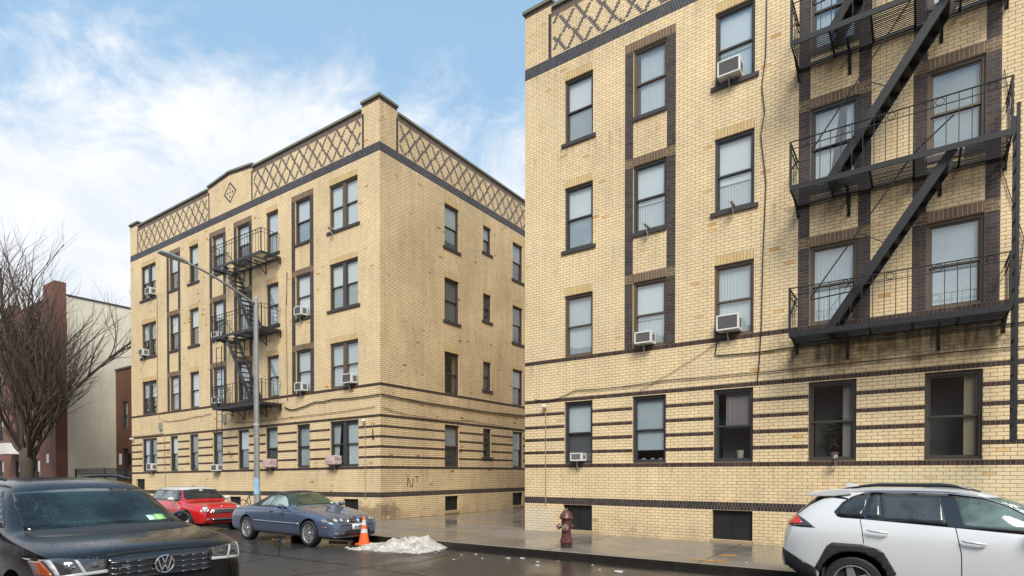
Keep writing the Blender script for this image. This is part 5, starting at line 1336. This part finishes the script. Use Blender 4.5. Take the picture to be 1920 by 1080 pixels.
C.decal('windshield', [(-.765, 1.175), (-.40, 1.185), (0, 1.20), (.40, 1.185), (.775, 1.175), (.735, 1.40), (.69, 1.555), (.3, 1.585), (0, 1.595), (-.3, 1.585), (-.69, 1.555), (-.735, 1.40)], M['vwglass'], 'F', off=.006, grid=.05)
C.decal('cowl', [(-.80, 1.125), (.80, 1.125), (.78, 1.172), (.4, 1.18), (0, 1.195), (-.4, 1.18), (-.78, 1.172)], M['blackpl'], 'F', off=.005)
for sg in (-1, 1):
    S_ = 'R' if sg < 0 else 'L'
    C.decal('side_window', [(-1.60, 1.20), (-2.62, 1.20), (-2.62, 1.60), (-2.30, 1.575), (-2.0, 1.43)], M['dkglass'], S_, off=.005)
    C.decal('side_window', [(-2.70, 1.20), (-3.65, 1.20), (-3.65, 1.60), (-2.70, 1.60)], M['dkglass'], S_, off=.005)
    C.decal('side_window', [(-3.72, 1.20), (-4.5, 1.22), (-4.42, 1.54), (-3.72, 1.60)], M['dkglass'], S_, off=.005)
    C.line('panel_gap', [(-2.66, 1.6), (-2.68, .9), (-2.62, .35)], .01, M['gap'], S_); C.line('panel_gap', [(-1.56, 1.15), (-1.50, .8), (-1.46, .35)], .01, M['gap'], S_)
    # headlight: a dark wrap-round lens with lamps inside and a light strip below
    y = lambda a: sg*a
    hl = C.decal('headlight', [(y(.50), .83), (y(.93), .80), (y(.955), .96), (y(.86), .985), (y(.50), .95)][::sg], M['lensdk'], 'F', off=.006, grid=.04)
    C.decal('light_strip', [(y(.50), .825), (y(.72), .815), (y(.90), .795), (y(.90), .825), (y(.745), .845), (y(.50), .855)][::sg], M['drl'], 'F', off=.012, parent=hl, grid=.04)
    C.decal('light_strip', [(y(.845), .825), (y(.87), .825), (y(.915), .965), (y(.885), .968)][::sg], M['drl'], 'F', off=.012, parent=hl, grid=.03)
    C.decal('light_strip', [(y(.665), .83), (y(.69), .83), (y(.745), .96), (y(.72), .96)][::sg], M['drl'], 'F', off=.012, parent=hl, grid=.03)
    if sg < 0: C.decal('amber_marker', [(y(.885), .82), (y(.95), .82), (y(.95), .94), (y(.925), .955)][::sg], M['amber'], 'F', off=.011, parent=hl, grid=.03)
    for yy in (.60, .785):
        P = [(y(yy)+.036*math.cos(k*.5236), .905+.028*math.sin(k*.5236)) for k in range(12)]; C.decal('lamp', P, M['lensm'], 'F', off=.010, th=.004, parent=hl, grid=.05)
    C.decal('air_intake', [(y(.42), .34), (y(.82), .36), (y(.86), .56), (y(.60), .62), (y(.42), .5)][::sg], M['blackpl'], 'F', off=.005)
gr = C.decal('grille', [(-.49, .70), (.49, .70), (.50, .95), (.3, .965), (-.3, .965), (-.50, .95)], M['glossblk'], 'F', off=.008, grid=.05)
for k, z in enumerate((.735, .79, .845, .90)):
    C.decal('grille_bar', [(-.48, z), (.48, z), (.48, z+.018), (-.48, z+.018)], M['glossblk'], 'F', off=.02, parent=gr)
    for i in range(-4, 5):
        if abs(i) > 1: C.decal('bright_dash', [(i*.105-.03, z+.005), (i*.105+.03, z+.005), (i*.105+.03, z+.010), (i*.105-.03, z+.010)], M['dimchrome'], 'F', off=.023, th=.004, parent=gr)
C.decal('lower_grille', [(-.40, .34), (.40, .34), (.42, .60), (-.42, .60)], M['blackpl'], 'F', off=.006)
C.line('hood_edge', [(-.50+.0, 0)][:0] or [(.50, .985), (.25, .995), (0, .998), (-.25, .995), (-.50, .985)], .014, M['gap'], 'F')
# round badge: ring with the two interlocked strokes
b = MB(); bx, bz, br = .035, .845, .088
P = [(bx, br*math.cos(2*math.pi*k/28), bz+br*math.sin(2*math.pi*k/28)) for k in range(29)]; b.tube(P, .0085, 6, cap=False)
def seg(p, q): b.bar((bx, p[0]*br, bz+p[1]*br), (bx, q[0]*br, bz+q[1]*br), .012, .015, up=(1, 0, 0))
for p, q in (((-.33, .90), (0, .12)), ((0, .12), (.33, .90)), ((-.72, .62), (-.33, -.72)), ((-.33, -.72), (-.0, -.02)), ((0, -.02), (.33, -.72)), ((.33, -.72), (.72, .62))): seg(p, q)
b.box(bx-.03, bx-.012, -br, br, bz-br*.6, bz+br*.6, 1); b.build('badge', [M['chrome'], M['glossblk']], C.t)
b = MB(); lx = .02     # the R-line mark
for yy in (-.355,): 
    for p, q in (((yy-.03, .875), (yy+.035, .875)), ((yy+.035, .875), (yy+.045, .86)), ((yy+.045, .86), (yy-.04, .855)), ((yy-.0, .855), (yy+.04, .83)), ((yy-.045, .855), (yy-.05, .83))): b.bar((lx, p[0], p[1]), (lx, q[0], q[1]), .006, .007, up=(1, 0, 0))
b.build('small_badge', M['chrome'], C.t)
C.decal('windshield_sticker', [(.44, 1.20), (.535, 1.20), (.535, 1.255), (.44, 1.255)], M['stick1'], 'F', off=.011, th=.003)
C.decal('windshield_sticker', [(.54, 1.20), (.65, 1.20), (.65, 1.26), (.54, 1.26)], M['stick2'], 'F', off=.011, th=.003)
C.mirror(-1.95, .98, 1.19, M['vwblack'], .20, .17)
rail(C, -2.45, -4.6, .66, lambda x: 1.70-.04*max(0, (-x-3.6)), M['blackpl'], .02)
b = MB(); b.lathe([(.02, 0), (.008, .05), (0, .055)], (-4.3, 0, 1.73), 'Z', 8); b.build('antenna', M['blackpl'], C.t)
for sg in (-1, 1):
    for wx in (-.95, -3.93): C.wheel(wx, .965, .375, .24, .255, 'suv', sg)
C.decal('rear_window', [(-.62, 1.2), (.62, 1.2), (.55, 1.5), (-.55, 1.5)], M['dkglass'], 'B'); C.sided('tail_light', [(.55, .95), (.86, .95), (.84, 1.1), (.55, 1.08)], M['redlens2'], 'B')
C.done()
# ---- blue convertible
C = Car('parked_car', 'grey blue convertible with dark soft top and silver alloy wheels parked behind the traffic cone', (-11.42, 9.53, gz(-11.4)), 0, M['bmwblue'], [
    station(-.0, .30, .52, .50, .50, .56, .42, .60), station(-.06, .22, .66, .56, .64, .655, .52, .69), station(-.18, .19, .78, .62, .74, .70, .58, .735), station(-.38, .18, .83, .69, .78, .745, .62, .775),
    station(-.8, .18, .865, .78, .82, .825, .66, .85), station(-1.25, .18, .875, .845, .825, .885, .70, .91), station(-1.52, .18, .878, .875, .825, .915, .71, .945), station(-1.66, .18, .878, .885, .82, .96, .69, .995),
    station(-2.13, .18, .878, .895, .815, 1.235, .575, 1.285), station(-2.35, .18, .878, .90, .812, 1.295, .555, 1.345), station(-2.75, .18, .878, .905, .81, 1.27, .54, 1.325), station(-3.15, .18, .878, .91, .80, 1.15, .56, 1.22),
    station(-3.50, .18, .878, .91, .79, .99, .62, 1.03), station(-3.62, .18, .875, .905, .78, .925, .62, .95), station(-4.15, .19, .85, .88, .75, .90, .6, .925), station(-4.38, .22, .81, .83, .72, .85, .58, .865), station(-4.46, .30, .74, .62, .70, .70, .56, .74), station(-4.49, .4, .66, .5, .62, .55, .5, .58)],
    [(-.80, .86, .315), (-3.53, .86, .315)], .355,
    matfn=lambda c, n: 1 if (-3.68 < c.x < -2.10 and c.z > .925 and (c.z > 1.22 or c.x < -2.6)) else 0, extra=[M['soft']])
C.decal('windshield', [(-.66, .955), (-.3, .975), (0, .98), (.3, .975), (.66, .955), (.585, 1.12), (.50, 1.245), (.25, 1.27), (0, 1.275), (-.25, 1.27), (-.50, 1.245), (-.585, 1.12)], M['bmwglass'], 'F', off=.005, grid=.05)
for sg in (-1, 1):
    S_ = 'R' if sg < 0 else 'L'; y = lambda a: sg*a
    C.decal('window_trim', [(-1.66, .925), (-2.02, 1.17), (-2.18, 1.235), (-2.5, 1.245), (-2.75, 1.19), (-2.95, 1.06), (-3.02, .925)], M['glossblk'], S_, off=.004)
    C.decal('side_window', [(-1.74, .94), (-2.06, 1.15), (-2.2, 1.215), (-2.47, 1.225), (-2.55, .94)], M['paleglass'], S_, off=.008)
    C.decal('side_window', [(-2.58, .94), (-2.50, 1.222), (-2.73, 1.17), (-2.90, 1.05), (-2.96, .94)], M['paleglass'], S_, off=.008)
    C.line('side_moulding', [(-1.18, .545), (-2.2, .55), (-3.15, .56)], .028, M['alloy'], S_, off=.012)
    C.line('panel_gap', [(-2.60, .915), (-2.64, .7), (-2.58, .28)], .008, M['gap'], S_); C.line('panel_gap', [(-1.42, .87), (-1.34, .6), (-1.37, .26)], .008, M['gap'], S_)
    C.line('shoulder_line', [(-.9, .80), (-2.0, .845), (-3.4, .86), (-4.2, .83)], .012, M['bmwblue'], S_, off=.008)
    C.decal('amber_reflector', [(-.20, .47), (-.33, .475), (-.33, .50), (-.20, .495)], M['amber'], S_, off=.006)
    h_ = C.decal('headlight', [(y(.34), .60), (y(.70), .585), (y(.735), .66), (y(.66), .695), (y(.36), .69)][::sg], M['lensdk'], 'F', off=.006, grid=.03)
    C.decal('headlight_side', [(-.18, .60), (-.34, .60), (-.40, .67), (-.22, .685)], M['lens'], S_, off=.004, parent=h_, grid=.03)
    for yy, rr_ in ((.44, .036), (.57, .042)):
        P = [(y(yy)+rr_*math.cos(k*.5236), .645+rr_*math.sin(k*.5236)) for k in range(12)]; C.decal('lamp', P, M['drl'], 'F', off=.011, parent=h_, grid=.05)
    # twin oval grille
    kd = C.decal('kidney_surround', [(y(.03), .56), (y(.10), .545), (y(.26), .55), (y(.295), .60), (y(.28), .665), (y(.2), .69), (y(.06), .685), (y(.02), .63)][::sg], M['chrome'], 'F', off=.012, grid=.04)
    C.decal('kidney_grille', [(y(.05), .575), (y(.11), .565), (y(.24), .568), (y(.27), .605), (y(.258), .65), (y(.19), .67), (y(.07), .667), (y(.042), .625)][::sg], M['glossblk'], 'F', off=.018, parent=kd, grid=.04)
    P = [(y(.60)+.035*math.cos(k*.785), .33+.035*math.sin(k*.785)) for k in range(8)]; C.decal('fog_lamp', P, M['lens'], 'F', off=.008)
C.decal('lower_grille', [(-.38, .27), (.38, .27), (.40, .41), (-.40, .41)], M['blackpl'], 'F', off=.006)
C.decal('splitter', [(-.62, .20), (.62, .20), (.66, .245), (-.66, .245)], M['bmwblue'], 'F', off=.02, th=.03)
C.line('bumper_strip', [(-.60, .52), (-.3, .515), (0, .51), (.3, .515), (.6, .52)], .014, M['gap'], 'F')
pl = C.decal('licence_plate', [(-.165, .40), (.145, .40), (.145, .54), (-.165, .54)], M['plate'], 'F', off=.022, grid=.2)
fc = bpy.data.curves.new('plate_text', 'FONT'); fc.body = 'SNL-5499'; fc.size = .085; fc.align_x = 'CENTER'; fc.align_y = 'CENTER'; fc.extrude = .002
fo = bpy.data.objects.new('plate_text', fc); COL.objects.link(fo)
dg = bpy.context.evaluated_depsgraph_get(); tm = bpy.data.meshes.new_from_object(fo.evaluated_get(dg)); bpy.data.objects.remove(fo)
tm.materials.clear(); tm.materials.append(M['ink']); to = bpy.data.objects.new('plate_lettering', tm); COL.objects.link(to); to.parent = pl
to.rotation_euler = (math.pi/2, 0, math.pi/2); to.location = (.034, -.01, .47); to.scale = (.62, 1, 1)
P = [(.032*math.cos(k*.5236), .70+.018*math.sin(k*.5236)) for k in range(12)]; C.decal('badge', P, M['ink'], 'F', off=.01)
P = [(.014+.026*math.cos(k*.5236), .70+.014*math.sin(k*.5236)) for k in range(12)]
C.decal('inspection_sticker', [(.47, .975), (.57, .97), (.565, 1.01), (.47, 1.015)], M['stick1'], 'F', off=.009, th=.003)
C.line('soft_top_seam', [(-2.2, 0.5), (-2.2, 0), (-2.2, -.5)], .02, M['gap'], 'T', off=.004)
for k in (-1, 1): C.decal('door_handle', [(-2.46, .80), (-2.30, .80), (-2.30, .825), (-2.46, .825)], M['glossblk'], 'R' if k < 0 else 'L', off=.02, th=.02)
C.mirror(-1.80, .86, .955, M['bmwblue'], .17, .12)
for sg in (-1, 1):
    for wx in (-.80, -3.53): C.wheel(wx, .868, .315, .22, .235, 'dbl', sg)
C.sided('tail_light', [(.45, .68), (.76, .66), (.76, .76), (.45, .80)], M['redlens2'], 'B')
b = MB(); b.tube([(-1.95, -.18, 1.0), (-2.02, -.0, 1.04)], .01, 5); b.build('interior_wheel', M['blackpl'], C.t)
C.done()
# ---- small red hatchback
C = Car('parked_car', 'small bright red hatchback with white roof and mirrors behind the blue convertible', (-17.95, 9.66, gz(-18)), 0, M['minired'], [
    station(-.0, .30, .55, .58, .52, .68, .44, .73), station(-.06, .22, .68, .65, .64, .755, .52, .79), station(-.20, .19, .78, .73, .71, .815, .57, .85), station(-.55, .19, .825, .83, .74, .87, .60, .90),
    station(-.95, .19, .84, .875, .765, .905, .63, .925), station(-1.12, .19, .84, .895, .77, .94, .65, .97), station(-1.20, .19, .84, .905, .77, 1.04, .66, 1.07), station(-1.47, .19, .84, .91, .765, 1.30, .61, 1.34),
    station(-1.66, .19, .84, .915, .765, 1.355, .60, 1.39), station(-2.5, .19, .84, .92, .76, 1.36, .58, 1.405), station(-3.1, .19, .84, .93, .75, 1.335, .57, 1.38), station(-3.38, .2, .83, .93, .73, 1.25, .55, 1.30), station(-3.60, .25, .79, .86, .70, .95, .58, .98), station(-3.70, .35, .70, .6, .64, .7, .5, .74)],
    [(-.70, .83, .30), (-3.17, .83, .30)], .345, matfn=lambda c, n: 1 if c.z > 1.288 and c.x < -1.40 else (2 if c.z < .24 else 0), extra=[M['carwhite'], M['blackpl']])
C.decal('windshield', [(-.645, .98), (0, 1.0), (.645, .98), (.59, 1.15), (.53, 1.27), (.25, 1.30), (0, 1.305), (-.25, 1.30), (-.53, 1.27), (-.59, 1.15)], M['miniglass'], 'F', off=.006, grid=.05)
for sg in (-1, 1):
    S_ = 'R' if sg < 0 else 'L'; y = lambda a: sg*a
    C.decal('window_band', [(-1.20, .945), (-1.42, 1.19), (-1.54, 1.28), (-3.2, 1.28), (-3.42, .955)], M['glossblk'], S_, off=.005)
    C.decal('side_window', [(-1.42, .955), (-1.55, 1.20), (-1.62, 1.266), (-2.46, 1.268), (-2.46, .955)], M['minisg'], S_, off=.010)
    C.decal('side_window', [(-2.52, .955), (-2.52, 1.265), (-3.14, 1.262), (-3.33, .965)], M['minisg'], S_, off=.010)
    C.line('belt_chrome', [(-1.2, .93), (-2.4, .94), (-3.4, .945)], .012, M['chrome'], S_, off=.011)
    C.line('arch_flare', [(-.70+.375*math.cos(k*.314), .30+.375*math.sin(k*.314)) for k in range(0, 11)], .05, M['blackpl'], S_, off=.012)
    hit_ = C.bvh.ray_cast(Vector((3, y(.545), .70)), Vector((-1, 0, 0)))[0]; c0 = Vector((hit_.x+.012, y(.545), .70)); b = MB(); b.lathe([(.108, -.12), (.108, .02), (.098, .034), (.086, .026)], (0, 0, 0), 'X', 24); b.v = [c0+Matrix.Rotation(-.32, 3, 'Y') @ (Matrix.Rotation(y(.30), 3, 'Z') @ v) for v in b.v]; h_ = b.build('headlight_ring', M['chrome'], C.t, smooth=True, auto=50)
    b = MB(); b.lathe([(.088, .022), (.06, .044), (.02, .052), (0, .053)], (0, 0, 0), 'X', 24); b.v = [c0+Matrix.Rotation(-.32, 3, 'Y') @ (Matrix.Rotation(y(.30), 3, 'Z') @ v) for v in b.v]; b.build('headlight', M['lensb'], h_, smooth=True)
    P = [(y(.49)+.04*math.cos(k*.785), .39+.04*math.sin(k*.785)) for k in range(8)]; C.decal('fog_lamp', P, M['lens'], 'F', off=.01)
    C.decal('side_vent', [(-1.05, .70), (-1.2, .72), (-1.22, .76), (-1.1, .78)], M['chrome'], S_, off=.006)
g_ = C.decal('grille_surround', [(-.37, .56), (.37, .56), (.42, .60), (.36, .69), (.26, .71), (-.26, .71), (-.36, .69), (-.42, .60)], M['chrome'], 'F', off=.008, grid=.05)
C.decal('grille', [(-.345, .578), (.345, .578), (.385, .605), (.335, .675), (.25, .69), (-.25, .69), (-.335, .675), (-.385, .605)], M['glossblk'], 'F', off=.013, grid=.05, parent=g_)
for z in (.60, .632, .664): C.decal('grille_bar', [(-.33, z-.006), (.33, z-.006), (.33, z+.006), (-.33, z+.006)], M['chrome'], 'F', off=.018, parent=g_)
C.decal('lower_grille', [(-.36, .31), (.36, .31), (.40, .42), (-.40, .42)], M['blackpl'], 'F', off=.006); C.decal('lower_bar', [(-.34, .37), (.34, .37), (.34, .39), (-.34, .39)], M['chrome'], 'F', off=.012)
C.decal('badge', [(-.05, .775), (.05, .775), (.03, .80), (-.03, .80)], M['chrome'], 'F', off=.01)
C.line('bumper_gap', [(-.6, .50), (0, .485), (.6, .50)], .012, M['gap'], 'F'); C.decal('roof_sticker', [(-.05, 1.245), (.06, 1.245), (.06, 1.28), (-.05, 1.28)], M['white'], 'F', off=.012, th=.003)
C.mirror(-1.45, .82, 1.0, M['white'], .18, .13)
b = MB(); b.tube([(-1.85, 0, 1.38), (-1.9, 0, 1.45)], .006, 5); b.build('antenna', M['blackpl'], C.t)
for sg in (-1, 1):
    for wx in (-.70, -3.17): C.wheel(wx, .825, .30, .19, .21, 'suv', sg)
C.done()
# ---- white compact crossover at the right, seen from its rear right side
def wst(x, zb, w, zs, ws, zr, wr, zt): return station(x, zb, w, zs, ws, zr, wr, zt)
C = Car('parked_car', 'white crossover car with black wheel arch cladding and red tail light, before the nearest house', (2.98, 9.53, gz(1)), 0, M['carwhite'], [
    wst(-.17, .40, .55, .72, .52, .80, .45, .84), wst(-.25, .24, .76, .82, .72, .88, .56, .92), wst(-.5, .2, .85, .90, .79, .94, .62, .97), wst(-1.2, .19, .885, .99, .82, 1.03, .70, 1.05), wst(-1.40, .19, .885, 1.01, .82, 1.07, .70, 1.09),
    wst(-1.95, .19, .885, 1.04, .82, 1.35, .64, 1.39), wst(-2.2, .19, .885, 1.05, .82, 1.47, .61, 1.52), wst(-2.5, .19, .885, 1.07, .815, 1.52, .60, 1.575), wst(-3.1, .19, .885, 1.10, .81, 1.535, .59, 1.59),
    wst(-3.6, .19, .885, 1.14, .80, 1.525, .585, 1.58), wst(-3.95, .20, .88, 1.17, .785, 1.485, .57, 1.555), wst(-4.16, .24, .86, 1.17, .76, 1.38, .58, 1.46), wst(-4.33, .34, .82, 1.13, .73, 1.22, .60, 1.26), wst(-4.45, .42, .76, 1.05, .68, 1.12, .58, 1.14), wst(-4.53, .46, .70, .72, .66, .98, .56, 1.02)],
    [(-3.66, .87, .335), (-1.12, .87, .335)], .40, matfn=lambda c, n: 1 if c.z < .30 else 0, extra=[M['blackpl']])
for sg in (-1, 1):
    S_ = 'R' if sg < 0 else 'L'; y = lambda a: sg*a
    C.decal('window_trim', [(-3.89, 1.245), (-3.85, 1.19), (-3.80, 1.175), (-3.56, 1.165), (-2.6, 1.10), (-1.92, 1.05), (-1.72, 1.10), (-2.05, 1.345), (-2.28, 1.445), (-2.6, 1.495), (-3.0, 1.505), (-3.45, 1.505), (-3.55, 1.50), (-3.68, 1.455), (-3.8, 1.37)], M['glossblk'], S_, off=.004)
    C.decal('quarter_window', [(-3.855, 1.245), (-3.83, 1.21), (-3.79, 1.195), (-3.575, 1.185), (-3.49, 1.465), (-3.54, 1.47), (-3.66, 1.43), (-3.77, 1.35)], M['dkglass'], S_, off=.009)
    C.decal('rear_door_window', [(-3.325, 1.175), (-3.36, 1.475), (-2.745, 1.475), (-2.69, 1.135)], M['dkglass'], S_, off=.009)
    C.decal('rear_door_window', [(-3.52, 1.185), (-3.345, 1.177), (-3.385, 1.475), (-3.43, 1.47)], M['dkglass'], S_, off=.009)
    C.decal('front_door_window', [(-2.52, 1.125), (-2.60, 1.46), (-2.3, 1.425), (-2.12, 1.36), (-1.95, 1.25), (-1.80, 1.12), (-1.95, 1.085)], M['greenglass'], S_, off=.009)
    C.line('window_chrome', [(-3.56, 1.51), (-3.2, 1.515), (-2.7, 1.51), (-2.33, 1.46), (-2.08, 1.36), (-1.72, 1.11)], .013, M['chrome'], S_, off=.010)
    tl = C.decal('tail_light', [(-4.47, 1.16), (-4.33, 1.18), (-4.24, 1.135), (-4.10, 1.03), (-4.28, 1.03), (-4.47, 1.04)], M['lensdk'], S_, off=.006, grid=.03)
    C.decal('tail_lens', [(-4.485, 1.155), (-4.34, 1.168), (-4.26, 1.085), (-4.44, 1.05)], M['redlens'], S_, off=.013, parent=tl, grid=.03); C.decal('tail_lens', [(-4.485, 1.12), (-4.44, 1.05), (-4.41, 1.055), (-4.46, 1.15)], M['redlens2'], S_, off=.016, parent=tl, grid=.03)
    # angular wheel-arch cladding: outer angular outline down to a round inner edge
    for wx, nm_ in ((-3.66, 'arch_cladding'), (-1.12, 'arch_cladding')):
        out_ = [(-.44, .50), (-.30, .80), (-.235, .85), (.10, .845), (.28, .80), (.34, .755), (.475, .50), (.42, .44)]
        inn = [(.395*math.cos(math.radians(a)), .355+.395*math.sin(math.radians(a))) for a in range(12, 172, 14)]
        C.decal(nm_, [(wx+a, z) for a, z in out_]+[(wx+a, z) for a, z in inn], M['blackpl'], S_, off=.014, th=.02, grid=.05)
    C.decal('bumper_cladding', [(-4.52, .72), (-4.30, .60), (-4.10, .50), (-4.08, .40), (-4.12, .30), (-4.42, .36), (-4.53, .50)], M['blackpl'], S_, off=.010, grid=.05)
    C.decal('sill_cladding', [(-3.24, .22), (-1.56, .22), (-1.56, .36), (-3.24, .36)], M['blackpl'], S_, off=.012)
    C.decal('pillar_trim', [(-3.93, 1.43), (-3.70, 1.405), (-3.76, 1.43), (-3.90, 1.462), (-4.14, 1.46), (-4.40, 1.22), (-4.43, 1.20), (-4.34, 1.205), (-4.2, 1.32), (-4.02, 1.42)][::1], M['glossblk'], S_, off=.007, grid=.04)
    C.line('panel_gap', [(-3.44, 1.51), (-3.585, 1.16), (-3.555, 1.0), (-3.54, .86)], .009, M['gap'], S_); C.line('panel_gap', [(-2.66, 1.51), (-2.60, 1.11), (-2.545, .79), (-2.54, .38)], .009, M['gap'], S_); C.line('panel_gap', [(-1.62, 1.04), (-1.55, .7), (-1.56, .3)], .009, M['gap'], S_)
    for hx, hz_ in ((-3.39, 1.025), (-2.43, .945)):
        b = MB(); yy = sg*.893
        b.tube([(hx-.115, yy, hz_+.01), (hx-.08, yy+sg*.025, hz_+.006), (hx+.08, yy+sg*.025, hz_-.012), (hx+.12, yy, hz_-.02)], [.010, .017, .017, .010], 8); b.build('door_handle', M['carwhite'], C.t, smooth=True)
b = MB(); P = [(-3.90, .0), (-4.0, .0)]
sp = [(-3.70, 1.555), (-3.95, 1.54), (-4.2, 1.497), (-4.27, 1.47), (-4.2, 1.445), (-3.9, 1.45), (-3.70, 1.48)]
b.prism(sp, -.60, .60); b.build('spoiler', M['carwhite'], C.t, bevel=.012)
b = MB(); b.prism([(-3.62, 1.565), (-3.82, 1.56), (-3.80, 1.625), (-3.72, 1.615)], -.018, .018); b.build('shark_fin_antenna', M['carwhite'], C.t, bevel=.008)
rail(C, -2.35, -3.78, .555, lambda x: 1.545-.0*x-.09*max(0, (x+2.5))*1.6, M['glossblk'], .014)
C.decal('windshield', [(-.66, 1.10), (.66, 1.10), (.58, 1.46), (-.58, 1.46)], M['greenglass'], 'F', off=.005); C.decal('rear_window', [(-.60, 1.14), (.60, 1.14), (.52, 1.42), (-.52, 1.42)], M['dkglass'], 'B', off=.005)
C.sided('tail_light', [(.45, 1.04), (.74, 1.05), (.72, 1.12), (.45, 1.10)], M['redlens'], 'B'); C.sided('headlight', [(.42, .74), (.74, .76), (.74, .84), (.42, .82)], M['lens'], 'F'); C.decal('grille', [(-.5, .42), (.5, .42), (.4, .78), (-.4, .78)], M['glossblk'], 'F')
C.mirror(-1.85, .86, 1.10, M['carwhite'], .18, .14)
for sg in (-1, 1):
    for wx in (-3.66, -1.12): C.wheel(wx, .868, .335, .21, .235, 'suv', sg)
    b = MB(); b.box(-4.02, -3.985, sg*.62, sg*.86, .12, .5); b.build('mud_flap', M['blackpl'], C.t)
C.done()
